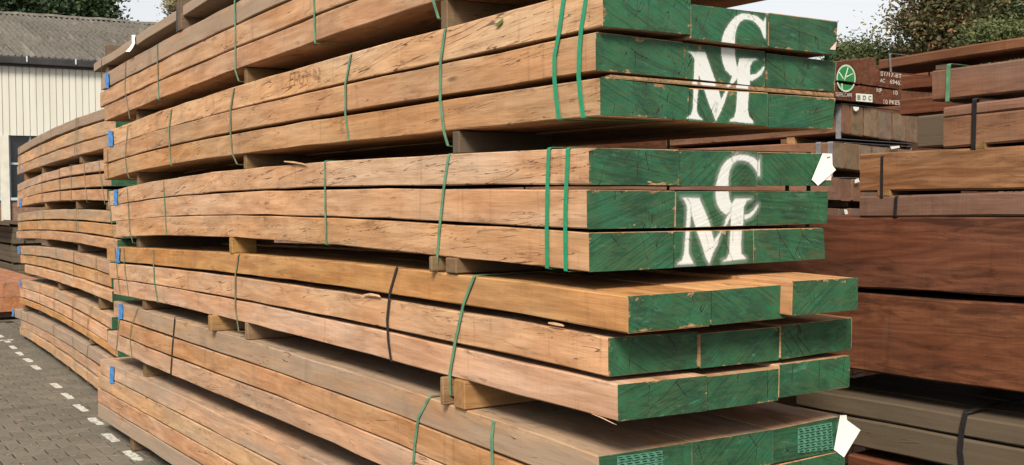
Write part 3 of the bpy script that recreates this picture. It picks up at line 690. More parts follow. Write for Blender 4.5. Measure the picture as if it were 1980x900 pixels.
CR2 = [z3(940, 500, 3, p) for p in ([(1130,688),(1100,720),(1040,790),(970,850),(935,900)], [(850,460),(845,520)], [(1050,440),(1090,500),(1105,540)], [(945,740),(940,830)], [(830,580),(835,680)])] + \
      [z3(1300, 500, 3, p) for p in ([(105,190),(120,250)], [(650,385),(690,450),(765,570)], [(720,450),(800,550)], [(640,475),(690,550)], [(850,600),(850,780)], [(695,620),(690,740)], [(380,665),(375,750)], [(550,640),(550,810)], [(20,720),(80,800)], [(400,460),(400,540)], [(35,700),(0,740)])]
CR1 = [z3(1100, 740, 3.3, p) for p in ([(1145,330),(1200,410),(1185,520)], [(820,390),(850,500)], [(1090,345),(1095,370)])]

FM = Frame((1.94, 0.0), (0.0, 1.0))
def span(fr, x, y, xf=None): return fr.side(x, y)[0]
class Bundle: pass
def build_bundle(fr, label, rows, top, bot, far, tone, grey, crack, mat=WOOD, soff=None, letters=None, cracks=None, wear=0.4, soft=0.004, group=None, name='timber_bundle', paint=True, res=0.02, world_rows=None, bev=0.0035, dq=None, deg=3):
    b = Bundle(); nr = len(rows)
    s_near = [fr.side((r[0][0][0]+r[0][3][0])/2, (r[0][0][1]+r[0][3][1])/2)[0] for r in rows]
    mk = poly_dz(fr, top, bot, s_near[0], deg)
    T = np.array([fr.side(*p) for p in top]); Bm = np.array([fr.side(*p) for p in bot])
    zb = [q[1] for r in rows for q in [fr.end(*r[0][3], s_near[rows.index(r)])]]
    foot = fr.w(s_near[-1], 0.5, min(zb))
    th = thing(name, label, 'timber bundle', foot, group); b.th = th; b.beams = []
    qmax = 0
    b.topf = lambda s: b.z_top+mk(0.0)(s); b.botf = lambda s: b.z_bot+mk(1.0)(s)
    for r, cols in enumerate(rows):
        t = (r+0.5)/nr; f = mk(t)
        for c, pxq in enumerate(cols):
            s0 = s_near[r]+(soff[r][c] if soff else 0.0)
            quad = [fr.end(*p, s0) for p in pxq]
            if c == 0:
                quad[0][0] = quad[3][0] = 0.0
            off = f(s_near[r])
            dzf = (lambda s, f=f, o=off: f(s)-o)
            s1 = fr.side(far[r], top[0][1]+(bot[0][1]-top[0][1])*t)[0]+(0 if c == 0 else rng.normal(0, .04))
            bm = beam(fr, quad, s0, s1, mat, th, dzf, dq, tone=tone[r]+rng.normal(0, .06), grey=grey[r], crack=crack[r], bev=bev)
            b.beams.append(bm); qmax = max(qmax, quad[1][0])
            if paint:
                po = [[fr.end(*p, s0) for p in poly] for poly in letters] if letters else None
                ok = False
                if po:
                    lx = [p[0] for q in po for p in q]; ok = not (max(lx) < quad[0][0] or min(lx) > quad[1][0])
                ck = [[fr.end(*p, s0) for p in poly] for poly in cracks] if cracks else None
                end_paint(fr, quad, s0, bm, 0.0042 if (ok or ck) else res, po if ok else None, ck, wear+rng.normal(0, .12), soft)
            if r == 0 and c == 0: b.z_top = quad[0][1]
            if r == nr-1 and c == 0: b.z_bot = quad[3][1]-f(s_near[r])+0.0 - 0
    b.z_bot = float(np.polyval(np.polyfit(Bm[:, 0], Bm[:, 1], 3), s_near[0])); b.z_top = float(np.polyval(np.polyfit(T[:, 0], T[:, 1], 3), s_near[0]))
    b.qr = qmax; b.s_near = s_near
    return b
def px_strap(fr, b, pts, mat, width=0.016, parent=None):
    return strap(fr, [tuple(fr.side(*p)) for p in pts], b.qr, mat, b.th, width, step=getattr(b, 'step', None))
def side_patch(fr, name, pxs, mat, parent, q=-0.004, thick=0.0014, curl=0.0):
    P = []
    for i, p in enumerate(pxs):
        s, z = fr.side(*p); P.append(fr.w(s, q-curl*(i % 2), z))
    return sheet(name, P, mat, parent, thick, n=(-fr.l[0], -fr.l[1], 0))
def blue_tape(fr, b, x0, y0, x1, y1):
    """crumpled strip of blue tape hanging on the side"""
    n = 7; V = []; F = []
    for i in range(n+1):
        t = i/n; wv = 0.35*math.sin(t*6+x0); 
        for k, xx in enumerate((x0, (x0+x1)/2, x1)):
            s, z = fr.side(xx+wv, y0+(y1-y0)*t+(k-1)*0.3); V.append(fr.w(s, -0.005-0.003*abs(math.sin(t*5+k*2.1)), z))
    for i in range(n):
        for k in range(2): F.append((i*3+k, i*3+k+1, i*3+4+k, i*3+3+k))
    m = len(V); V += [tuple(np.array(v)+np.array((fr.l[0], fr.l[1], 0))*0.0012) for v in V]; F += [tuple(m+i for i in f[::-1]) for f in F]
    return mesh_obj('blue_tape', V, F, BLUE, b.th)
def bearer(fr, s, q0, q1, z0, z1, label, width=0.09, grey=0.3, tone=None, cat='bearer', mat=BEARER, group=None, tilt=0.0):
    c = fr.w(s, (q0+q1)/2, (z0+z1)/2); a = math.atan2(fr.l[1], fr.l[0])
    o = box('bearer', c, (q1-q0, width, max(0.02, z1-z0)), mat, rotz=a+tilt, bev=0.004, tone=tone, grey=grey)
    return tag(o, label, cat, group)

# ---- the near stack, from the ground up
# bundle 0 (bottom)
s_b0 = 2.46
def world_px(fr, s, q, z): return project(fr.w(s, q, z))
def rows_from_world(fr, s, zt, hs, qs, gaps=0.006, xo=None):
    rows = []; z = zt
    for r, h in enumerate(hs):
        rows.append([[world_px(fr, s+(xo[r] if xo else 0), a, b_) for a, b_ in ((q0, z), (q1, z), (q1, z-h+gaps), (q0, z-h+gaps))] for q0, q1 in qs]); z -= h
    return rows
QS = [(0, .325), (.33, .665), (.67, .98)]
F0 = [world_px(FM, 8.8, 0, .435), world_px(FM, 6.0, 0, .452), world_px(FM, 3.5, 0, .456), world_px(FM, s_b0, 0, .455)]
B0 = build_bundle(FM, 'weathered bottom bundle of four timber layers lying lowest above the paving', rows_from_world(FM, s_b0, 0.572, [.117, .115, .115, .113], QS, 0.008, [0, .02, -.03, .01]),
    F0, F0, [194, 191, 188, 188], [.10, .10, .45, .0], [.62, .45, .30, .85], [.3, .3, .4, .3], deg=2)
B0.z_top = .572; B0.z_bot = .120
blue_tape(FM, B0, 214, 709, 222, 741)
# bundle 1
r1 = [[(1158,883),(1337,855),(1337,924),(1158,955)], [(1338,855),(1494,831),(1494,898),(1338,925)], [(1494.5,831),(1620,806),(1618,873),(1494.5,897)]]
sb1 = FM.side(1158, 920)[0]
def shifted(fr, s, pxrow, dz, dq=0.0):
    return [[world_px(fr, s, fr.end(*p, s)[0]+dq*(fr.end(*p, s)[0] > .05), fr.end(*p, s)[1]-dz) for p in q] for q in pxrow]
B1 = build_bundle(FM, 'greyish bundle with stapled nail plates and a white tag, second from the ground', [r1, shifted(FM, sb1, r1, .119, .035), shifted(FM, sb1, r1, .237)],
    [(220,583),(267,596),(339,617),(444,649),(830,768),(957,813),(1158,882)], [(208,670),(327,726),(463,783),(580,832),(722,896)], [220, 229, 208], [.15, .85, .35], [.62, .2, .5], [.35, .3, .5], cracks=CR1, wear=0.35)
px_strap(FM, B1, [(235,588),(230,635),(225,685)], STRAP_DULL, .012)
px_strap(FM, B1, [(267,596),(256,628),(252,654),(256,690)], STRAP_DULL, .012)
px_strap(FM, B1, [(339,614),(335,670),(331,724)], STRAP_BLACK)
px_strap(FM, B1, [(831,768),(811,809),(804,862),(800,930),(800,985)], STRAP_GREEN)
px_strap(FM, B1, [(956,814),(953,847),(955,900),(958,960),(960,1040)], STRAP_GREEN)
blue_tape(FM, B1, 231, 588, 239, 617)
# bundle 2
B2 = build_bundle(FM, 'bundle of orange timber with plain green ends staggered and no lettering', [
    [[(1215,573),(1374,562),(1374,629),(1214,644)], [(1375,562),(1520,550),(1518,615),(1375,629)], [(1533,544),(1658,537),(1658,599),(1531,611)]],
    [[(1176,654),(1350,641),(1349,712),(1175,729)], [(1354,646),(1507,633),(1506,697),(1354,713)], [(1512,630),(1646,615),(1645,676),(1511,695)]],
    [[(1194,744),(1366,726),(1366,795),(1194,816)], [(1368,729),(1505,713),(1504,775),(1368,794)], [(1507,706),(1643,688),(1642,748),(1506,770)]]],
    [(207,478),(297,482),(463,493),(763,516),(940,537),(1215,572)], [(220,568),(307,584),(407,607),(580,649),(758,699),(940,747),(1192,815)], [207, 212, 219], [1.15, .40, .25], [.10, .15, .05], [.15, .55, .15],
    soff=[[0, 0, -.05], [0, -.015, -.03], [0, 0, 0]], cracks=CR2, wear=0.35)
px_strap(FM, B2, [(223,480),(228,530),(233,568)], STRAP_DULL, .012)
px_strap(FM, B2, [(240,480),(243,525),(250,573)], STRAP_DULL, .012)
px_strap(FM, B2, [(297,483),(300,547),(306,585)], STRAP_GREEN)
px_strap(FM, B2, [(462,493),(457,533),(457,597),(463,641)], STRAP_DULL)
px_strap(FM, B2, [(769,516),(756,566),(751,618),(753,660),(758,699)], STRAP_BLACK)
px_strap(FM, B2, [(918,534),(899,587),(883,660),(872,723),(872,764)], STRAP_GREEN)
blue_tape(FM, B2, 227, 478, 233, 508)
# bundle 3
B3 = build_bundle(FM, 'level bundle stencilled with a white C and M, white paper tag at its corner', [
    [[(1139,286),(1313,291),(1313,359),(1140,358)], [(1314,291),(1464,294),(1463,361),(1314,360)], [(1466,295),(1607,298),(1606,360),(1465,359)]],
    [[(1135,368),(1305,370),(1303,441),(1136,444)], [(1307,370),(1463.5,370),(1463,436),(1306,441)], [(1464,370),(1601,370),(1598,432),(1464,436)]],
    [[(1138,451),(1301.5,448),(1301,519),(1139,527)], [(1302,448),(1456,445),(1456,510),(1302,518)], [(1457,445),(1591,441),(1595,501),(1457,510)]]],
    [(210,372),(317,350),(390,337),(460,328),(580,318),(865,300),(1140,285)], [(227,458),(323,454),(440,461),(580,468),(633,472),(850,495),(940,508),(1138,527)], [210, 214, 225], [.0, .12, .50], [.32, .16, .05], [.85, .4, .6],
    letters=LET3, cracks=CR3, wear=0.4, soft=0.006)
for p in ([(211,372),(216,420),(223,470)], [(247,365),(252,447),(258,470)]): px_strap(FM, B3, p, STRAP_DULL, .012)
px_strap(FM, B3, [(317,350),(320,397),(323,455)], STRAP_GREEN, .013)
px_strap(FM, B3, [(630,312),(631,390),(632,473)], STRAP_GREEN, .014)
px_strap(FM, B3, [(869,299),(860,370),(852,445),(845,527)], STRAP_GREEN)
px_strap(FM, B3, [(1063,287),(1061,373),(1060,450),(1060,519)], STRAP_BRIGHT, .018)
px_strap(FM, B3, [(1100,287),(1096,407),(1096,470),(1096,524)], STRAP_BRIGHT, .018)
blue_tape(FM, B3, 222, 367, 229, 397)
# bundle 4
B4 = build_bundle(FM, 'upper bundle stencilled with a crisp white C and M, seen from slightly below', [
    [[(1165,-26),(1335,-6),(1335,68),(1165,52)], [(1336,8),(1485,26),(1484,93),(1336,75)], [(1487,26),(1619,43),(1615,107),(1486,92)]],
    [[(1153,63),(1322,83),(1322,152),(1152,137)], [(1323,84),(1479,101),(1478,169),(1322,152)], [(1480,103),(1616,120),(1612,178),(1480,168)]],
    [[(1160,150),(1332,169),(1330,232),(1160,223)], [(1333,172),(1484,181),(1483,245),(1331,235)], [(1486,182),(1615,191),(1608,250),(1485,247)]]],
    [(220,252),(328,213),(453,170),(580,135),(680,105),(860,57),(950,32),(1067,2)], [(201,347),(460,298),(675,272),(860,255),(950,247),(1077,232),(1160,223)], [212, 201, 201], [.10, .45, .60], [.22, .05, .04], [.8, .45, .5],
    letters=LET4, cracks=CR4, wear=0.5, soft=0.0032)
B4.step = 0.023
# thin lath lying between the two lower layers of bundle 4
lq = [FM.end(x, y, B4.s_near[2]) for x, y in ((1181,144),(1613,180),(1613,187),(1181,150))]
lath = beam(FM, lq, B4.s_near[2]+0.004, B4.s_near[2]+0.05, ENDG, B4.th, name='lath', N=2, bev=0.001, tone=.2, grey=0)
end_paint(FM, lq, B4.s_near[2]+0.004, lath, 0.0042, [[FM.end(*p, B4.s_near[2]) for p in poly] for poly in LET4], None, 0.5, 0.0045, bare=1.0, proud=0.001, inset=0.001)
for p in ([(209,288),(209,318),(210,345)], [(248,243),(243,300),(247,333),(251,345)]): px_strap(FM, B4, p, STRAP_DULL, .012)
px_strap(FM, B4, [(332,212),(328,247),(330,298),(332,320)], STRAP_GREEN)
px_strap(FM, B4, [(453,171),(447,213),(448,263),(451,298),(460,318)], STRAP_DULL)
px_strap(FM, B4, [(680,105),(670,162),(670,220),(676,272)], STRAP_GREEN, .015)
px_strap(FM, B4, [(862,56),(854,120),(854,195),(860,252),(868,282)], STRAP_GREEN)
px_strap(FM, B4, [(1092,-5),(1082,73),(1075,110),(1075,150),(1078,190),(1083,231)], STRAP_BRIGHT, .019)
px_strap(FM, B4, [(1137,-17),(1127,53),(1123,100),(1122,147),(1125,187),(1130,228)], STRAP_BRIGHT, .019)
blue_tape(FM, B4, 211, 253, 220, 283)
# bundle 5: its near ends lie above the picture, its underside shows
s5 = 2.66
q5 = float(onZ(1432, 17, 2.415)[0]-1.94)
F5 = [(202,238),(313,192),(458,137),(580,97),(840,7)]
_z5 = np.array([FM.side(*p) for p in F5]); zb5 = float(np.polyval(np.polyfit(_z5[:, 0], _z5[:, 1], 2), s5))
B5 = build_bundle(FM, 'topmost full bundle, running out of the top of the picture', rows_from_world(FM, s5, zb5+.349, [.117, .117, .115], [(0, q5*.33), (q5*.335, q5*.665), (q5*.67, q5)], 0.010, [0, .03, -.02]),
    F5, F5, [198, 194, 202], [.05, .35, .6], [.70, .25, .08], [.35, .5, .3], deg=2)
B5.z_bot = zb5+.010; B5.z_top = zb5+.349
for p in ([(244,119),(243,173),(247,200),(252,230)],): px_strap(FM, B5, p, STRAP_DULL, .012)
px_strap(FM, B5, [(305,86),(306,127),(308,193)], STRAP_GREEN)
px_strap(FM, B5, [(455,0),(457,70),(457,137),(463,157)], STRAP_GREEN)
px_strap(FM, B5, [(606,-75),(609,0),(611,84)], STRAP_GREEN)
px_strap(FM, B5, [(838,-150),(840,0),(850,36)], STRAP_GREEN)
blue_tape(FM, B5, 205, 141, 212, 171)
# bundle 6: one layer on top
FB6 = [(203,133),(345,47),(410,0)]
zb6 = np.array([FM.side(*p) for p in FB6]); T6a = [(180,118),(250,68),(363,0)]
zt6 = np.array([FM.side(*p) for p in T6a])
z6b = float(np.polyval(np.polyfit(zb6[:, 0], zb6[:, 1], 1), 2.3)); z6t = float(np.polyval(np.polyfit(zt6[:, 0], zt6[:, 1], 1), 2.3))
B6 = build_bundle(FM, 'single weathered layer of beams on the very top of the tall stack', rows_from_world(FM, 2.3, z6t, [z6t-z6b], [(0, .30), (.31, .62), (.63, .93)], 0.0), T6a, FB6, [181], [.05], [.95], [.2], deg=1)
px_strap(FM, B6, [(343,12),(343,62)], STRAP_BLACK, .02); px_strap(FM, B6, [(197,115),(198,150)], STRAP_BLACK, .012)
# white strip tag on it
V = []; F = []
for i, (x0, x1, y, c) in enumerate([(255.5,263,68,.003),(257,263,76,.008),(259,265,84,.012),(256,263,93,.02),(253,261.5,101,.035)]):
    for xx in (x0, x1):
        s, z = FM.side(xx, y); V.append(FM.w(s, -c, z))
for i in range(4): F.append((i*2, i*2+1, i*2+3, i*2+2))
mesh_obj('strip_tag', V, F, PAPER, B6.th)

# paper tags, nail plates, pencil marks on the near stack
def end_sheet(name, pxs, s, mat, parent, thick=0.001):
    return sheet(name, [FM.w(s-0.001, *FM.end(*p, s)) for p in pxs], mat, parent, thick, n=(0, -1, 0))
e3 = B3.s_near[0]
end_sheet('paper_tag', [(1593,349),(1606,349),(1608,330),(1595,335)], e3-0.003, plain('pink_paper', (0.72, 0.55, 0.50), 0.6, 0.3, 0.03), B3.th)
end_sheet('paper_tag', [(1590,297),(1608,297.5),(1609,320),(1615.5,329),(1581,359.5),(1569,348)], e3-0.006, PAPER, B3.th)
end_sheet('staple', [(1598.5,304),(1604.5,302.5),(1604.5,304.3),(1598.5,306)], e3-0.008, STRAP_STEEL, B3.th)
e1 = B1.s_near[0]
end_sheet('paper_tag', [(1624,803),(1636,803),(1637,812.6),(1663,831.6),(1631,884.7),(1612,870)], e1-0.004, PAPER, B1.th)
end_sheet('splinter_mark', [(1613,97),(1614.5,96),(1617,81),(1615,83),(1608,91),(1604,96)], B4.s_near[0]-0.003, plain('torn_pink_wood', (0.62, 0.42, 0.34), 0.8, 0.2, 0.1), B4.th)
def nail_plate(TL, TR, BR, BL, nc, nr):
    P = [np.array(FM.w(e1-0.003, *FM.end(*p, e1))) for p in (TL, TR, BR, BL)]
    pl = sheet('nail_plate', P, PLATE, B1.th, 0.0018, n=(0, -1, 0))
    V = []; F = []
    def at(u, v): return (P[0]*(1-u)+P[1]*u)*(1-v)+(P[3]*(1-u)+P[2]*u)*v
    for i in range(nc):
        for j in range(nr):
            u = (i+.5)/nc+(0.018 if j % 2 else -0.018); v = (j+.6)/nr; du = .30/nc; dv = .20/nr
            n0 = len(V); q = [at(u-du, v-dv), at(u+du, v-dv), at(u+du, v+dv), at(u-du, v+dv)]
            V += [tuple(x+np.array((0, -.0022, 0))) for x in q]+[tuple(x+np.array((0, -.001, 0))) for x in q]
            F += [(n0, n0+3, n0+2, n0+1)]+[(n0+k, n0+(k+1) % 4, n0+4+(k+1) % 4, n0+4+k) for k in range(4)]
    o = mesh_obj('slots', V, F, SLOT, pl); o['kind'] = 'stuff'
    V = []; F = []
    for i in range(nc):      # punched-out teeth roots standing proud beside the slots
        for j in range(nr):
            u = (i+.5)/nc+(0.018 if j % 2 else -0.018)+.10/nc; v = (j+.95)/nr; du = .26/nc; dv = .13/nr
            n0 = len(V); q = [at(u-du, v-dv), at(u+du, v-dv), at(u+du, v+dv), at(u-du, v+dv)]
            V += [tuple(x+np.array((0, -.0055, 0))) for x in q]+[tuple(x+np.array((0, -.001, 0))) for x in q]
            F += [(n0, n0+3, n0+2, n0+1)]+[(n0+k, n0+(k+1) % 4, n0+4+(k+1) % 4, n0+4+k) for k in range(4)]
    o = mesh_obj('teeth', V, F, PLATE, pl); o['kind'] = 'stuff'
nail_plate((1192,882.4),(1279,871),(1280,925),(1193,942), 6, 12)
nail_plate((1541,828),(1606,817),(1609,867),(1541,876), 6, 10)
strokes = [[(325,690),(335,340),(470,312)], [(330,510),(430,490)], [(460,690),(475,320)], [(440,312),(610,280)], [(480,520),(560,500)], [(545,600),(560,480),(600,330),(622,480)], [(610,470),(612,600),(680,640),(710,590),(715,360)],
           [(660,430),(950,360)], [(835,600),(820,400),(830,260)], [(760,290),(830,265)], [(870,330),(905,250)], [(1000,480),(1010,300),(1025,190)], [(1045,480),(1050,330),(1065,220),(1100,310),(1095,400),(1050,490)], [(1140,220),(1190,190),(1200,300),(1160,400),(1130,490)], [(1090,440),(1210,440)], [(1130,530),(1205,500)]]
V = []; F = []
for st_ in strokes:
    P = [FM.side(540+x/15, 120+y/15) for x, y in st_]
    for a, b_ in zip(P[:-1], P[1:]):
        d = (b_-a)/np.linalg.norm(b_-a); n_ = np.array([-d[1], d[0]])*0.0016; k0 = len(V)
        for p in (a-n_, a+n_, b_+n_, b_-n_): V.append(FM.w(p[0], -0.0045, p[1]))
        F.append((k0, k0+1, k0+2, k0+3))
mesh_obj('handwritten_mark', V, F, INK, B4.th)

# bearers between the bundles of the near stack
ST = {0: B0, 1: B1, 2: B2, 3: B3, 4: B4, 5: B5, 6: B6}
NAMES = {0: 'the paving', 1: 'the bottom bundle', 2: 'the nail plated bundle', 3: 'the plain green ended bundle', 4: 'the level lettered bundle', 5: 'the upper lettered bundle', 6: 'the topmost full bundle'}
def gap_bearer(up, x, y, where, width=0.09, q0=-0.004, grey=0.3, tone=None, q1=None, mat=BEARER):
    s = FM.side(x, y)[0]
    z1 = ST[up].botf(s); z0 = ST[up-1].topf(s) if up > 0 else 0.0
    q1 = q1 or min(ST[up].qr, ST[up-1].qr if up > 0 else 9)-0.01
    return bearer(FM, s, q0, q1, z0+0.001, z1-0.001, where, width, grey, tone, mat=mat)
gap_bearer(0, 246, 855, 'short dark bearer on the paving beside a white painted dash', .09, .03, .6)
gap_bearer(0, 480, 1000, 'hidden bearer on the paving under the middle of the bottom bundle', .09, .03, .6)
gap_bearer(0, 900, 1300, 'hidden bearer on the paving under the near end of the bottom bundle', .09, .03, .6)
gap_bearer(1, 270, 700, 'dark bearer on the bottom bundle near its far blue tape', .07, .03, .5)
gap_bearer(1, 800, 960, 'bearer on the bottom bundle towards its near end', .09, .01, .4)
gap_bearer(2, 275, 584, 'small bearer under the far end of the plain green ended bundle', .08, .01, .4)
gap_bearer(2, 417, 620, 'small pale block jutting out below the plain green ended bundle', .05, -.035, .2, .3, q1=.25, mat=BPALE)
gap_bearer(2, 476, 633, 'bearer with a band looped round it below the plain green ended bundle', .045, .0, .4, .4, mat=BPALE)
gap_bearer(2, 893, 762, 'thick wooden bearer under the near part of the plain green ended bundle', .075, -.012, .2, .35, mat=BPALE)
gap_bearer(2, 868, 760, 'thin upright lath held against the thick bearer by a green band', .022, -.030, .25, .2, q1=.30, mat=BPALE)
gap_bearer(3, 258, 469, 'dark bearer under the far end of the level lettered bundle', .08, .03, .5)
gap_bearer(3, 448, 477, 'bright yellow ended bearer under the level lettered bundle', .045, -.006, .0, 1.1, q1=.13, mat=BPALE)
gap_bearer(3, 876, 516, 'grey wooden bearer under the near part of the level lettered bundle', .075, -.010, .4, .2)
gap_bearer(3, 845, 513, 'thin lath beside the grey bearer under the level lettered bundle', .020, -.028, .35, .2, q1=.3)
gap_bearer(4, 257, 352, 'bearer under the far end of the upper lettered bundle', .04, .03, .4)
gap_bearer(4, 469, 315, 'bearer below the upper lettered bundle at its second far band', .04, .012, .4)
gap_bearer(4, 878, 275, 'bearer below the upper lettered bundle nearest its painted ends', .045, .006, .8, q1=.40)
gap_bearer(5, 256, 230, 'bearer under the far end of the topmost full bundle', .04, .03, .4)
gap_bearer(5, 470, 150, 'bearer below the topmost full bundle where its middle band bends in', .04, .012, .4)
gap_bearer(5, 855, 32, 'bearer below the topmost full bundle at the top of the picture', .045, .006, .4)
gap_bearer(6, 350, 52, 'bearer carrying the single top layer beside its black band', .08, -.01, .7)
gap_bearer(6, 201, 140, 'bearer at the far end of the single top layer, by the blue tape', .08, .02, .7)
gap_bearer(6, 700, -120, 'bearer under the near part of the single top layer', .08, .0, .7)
# loose splinters
def splinter(pts, q, label, mat=WOOD, wd=0.006):
    P = [np.array(FM.w(FM.side(*p)[0], q, FM.side(*p)[1])) for p in pts]; V = []; F = []
    tube(V, F, P, [wd*.5, wd, wd*.8, wd*.15][:len(P)], 4)
    o = mesh_obj('splinter', V, F, mat, rest=[(0.1*i, 0, 0) for i in range(len(V))]); wood_props(o, .2, .0, 0); return tag(o, label, 'splinter')
splinter([(552,313),(570,315),(588,318),(596,321)], -.006, 'pale splinter lying along the top edge of the level lettered bundle', wd=.006)
splinter([(705,571),(720,570),(735,573),(738,575)], -.005, 'short pale chip wedged in the plain green ended bundle beside the black band', wd=.007)
splinter([(1063,625),(1075,627),(1090,630),(1093,631)], -.004, 'small chip wedged in the plain green ended bundle near its painted ends', wd=.006)
splinter([(1150,800),(1170,808),(1190,818),(1198,821)], -.01, 'thin fibre hanging below the near corner of the plain green ended bundle', wd=.002)
splinter([(385,600),(398,604),(408,607),(412,612)], -.01, 'thin fibre hanging above the small pale block', wd=.002)
# small green leaf on bundle 4
side_patch(FM, 'leaf', [(960,52),(966,44),(976,36),(975,43),(968,51)], plain('green_leaf', (.10, .15, .03), .6), B4.th, -.006)

# ---- the far stack in the same row
FA = Frame((1.862, 0.0), (0.039, 1.0))
A2 = [
 ('bowed top bundle of the far stack, with a wedge gap under its highest layer', [[(35,286),(78,260),(148,229),(200,210)], [(35,303),(80,278),(150,250),(199,235)], [(35,321),(80,303),(148,277),(206,260)], [(36,339),(76,324),(150,304),(200,291)]], [209, 223, 214], [30, 30, 30], [[(148,229),(146,304)], [(152,228),(150,303)], [(80,259),(79,325)], [(38,284),(39,338)]], (41,319,46,335)),
 ('second bundle from the top of the far stack', [[(42,352),(82,336),(116,325),(164,314),(198,309)], [(44,368),(82,354),(116,345),(164,338),(199,333)], [(42,384),(82,374),(118,369),(168,365),(215,364)], [(38,401),(82,393),(118,390),(170,390),(208,391)]], [206, 215, 208], [30, 30, 30], [[(82,336),(83,394)], [(116,325),(118,390)], [(138,319),(140,390)], [(164,314),(166,345),(170,391)], [(192,310),(197,345),(205,395)]], (38,384,43,400)),
 ('third bundle from the top of the far stack, fairly level', [[(38,412),(82,406),(144,404),(210,407)], [(38,429),(82,426),(148,427),(212,433)], [(38,447),(82,446),(148,450),(234,464)], [(36,463),(84,464),(148,471),(204,482)]], [212, 234, 230], [30, 30, 30], [[(71,408),(72,464)], [(83,406),(83,464)], [(146,404),(146,471)], [(150,404),(150,472)], [(42,411),(42,463)]], (36,448,41,463)),
 ('fourth bundle from the top of the far stack, orange stain on one beam', [[(35,476),(70,476),(108,479),(144,486),(188,498)], [(35,493),(70,495),(108,503),(144,511),(212,531)], [(40,510),(70,515),(108,525),(148,537),(212,557)], [(52,529),(110,546),(144,556),(186,574),(218,589)]], [213, 213, 219], [33, 34, 45], [[(70,476),(71,534)], [(109,479),(111,546)], [(144,486),(144,557)], [(187,498),(186,575)], [(38,476),(39,525)]], (35,477,40,491)),
 ('fifth bundle from the top of the far stack, drooping towards its green ends', [[(41,539),(78,550),(106,558),(144,574),(180,592),(215,613)], [(35,557),(78,569),(106,581),(144,598),(172,613),(215,639)], [(36,573),(82,591),(106,602),(144,624),(170,641),(206,663)], [(36,589),(82,606),(128,629),(170,652),(227,692)]], [215, 207, 227], [38, 34, 34], [[(78,550),(78,605)], [(106,558),(105,617)], [(144,575),(142,600),(141,637)], [(178,593),(172,620),(170,652)]], (38,541,41,556)),
 ('bottom bundle of the far stack, just above the paving', [[(25,596),(42,599),(56,606),(106,630),(160,660)], [(38,619),(58,627),(104,650),(144,674),(188,706)], [(36,630),(62,644),(94,662),(146,701),(188,731)], [(36,645),(52,655),(108,693),(172,742),(187,753)]], [226, 226, 226], [25, 36, 34], [[(42,600),(42,648)], [(55,606),(56,657)], [(104,629),(108,692)], [(142,651),(144,690),(148,722)], [(172,667),(168,705),(172,742)]], (24,598,28,612)),
]
ABUN = []
for bi, (lab, edges, near, far, sts, bt) in enumerate(A2):
    E_ = [np.array([FA.side(*p) for p in e]) for e in edges]
    pf = [np.polyfit(e[:, 0], e[:, 1], 2 if len(e) < 5 else 3) for e in E_]
    s_lo, s_hi = max(e[:, 0].min() for e in E_), min(e[:, 0].max() for e in E_)
    th = thing('timber_bundle', lab, 'timber bundle', FA.w(10.5, 0.45, float(np.polyval(pf[3], 10.8))))
    b = Bundle(); b.th = th; b.qr = .93
    def clampf(p, e):
        lo, hi = e[:, 0].min(), e[:, 0].max(); dp = np.polyder(p)
        def f(s):
            if s < lo: return float(np.polyval(p, lo)+np.polyval(dp, lo)*(s-lo))
            if s > hi: return float(np.polyval(p, hi)+np.polyval(dp, hi)*(s-hi))
            return float(np.polyval(p, s))
        return f
    cf = [clampf(p, e) for p, e in zip(pf, E_)]
    b.topf, b.botf = cf[0], cf[3]
    for r in range(3):
        yn = edges[r][-1][1]; s0 = FA.side(near[r], yn+10)[0]; s1 = FA.side(far[r]+4, edges[r][0][1]+8)[0]
        ft, fb = cf[r], cf[r+1]
        gap = 0.015
        ss = np.linspace(E_[r][:, 0].min(), E_[r][:, 0].max(), 12); th_r = float(np.median([ft(s)-fb(s) for s in ss]))-gap
        fm = lambda s, ft=ft, fb=fb: (ft(s)+fb(s))/2
        if bi == 0 and r == 0: fm = lambda s, fb=ft, h=th_r: fb(s)-h/2
        for c in range(3):
            q0 = 0.31*c+(0 if c else rng.normal(0, .006)); zc = fm(s0)+gap/2*0; hh = th_r/2
            so_ = s0+(rng.normal(0, .03) if c else 0)
            quad = [(q0, zc+hh), (q0+.305, zc+hh), (q0+.305, zc-hh), (q0, zc-hh)]
            bm = beam(FA, quad, so_, s1+(rng.normal(0, .03) if c else 0), WOOD, th, (lambda s, fm=fm, z=zc: fm(s)-z), tone=[.3, .35, .6][r]+rng.normal(0, .15)+(0.5 if (bi, r) in ((3, 1), (4, 2)) else 0), grey=(.60 if r == 0 else .34)+(.2 if bi in (0, 5) else 0), crack=.25, N=26)
            end_paint(FA, quad, so_, bm, 0.05, wear=.3)
    for p in sts: strap(FA, [tuple(FA.side(*q)) for q in p], b.qr, STRAP_DULL if p[0][0] not in (116, 144) else STRAP_BLACK, th, .014, qoff=-.010)
    blue_tape(FA, b, *bt); ABUN.append(b)
def a_bearer(lower, x, y, lab, wd=.09, q0=.01):
    s = FA.side(x, y)[0]; z1 = ABUN[lower-1].botf(s) if lower > 0 else 0; z0 = ABUN[lower].topf(s) if lower < 6 else 0.0
    return bearer(FA, s, q0, .90, z0+.0005, z1-.0005, lab, wd, .3)
ORD = ['', 'top', 'second', 'third', 'fourth', 'fifth', 'bottom']
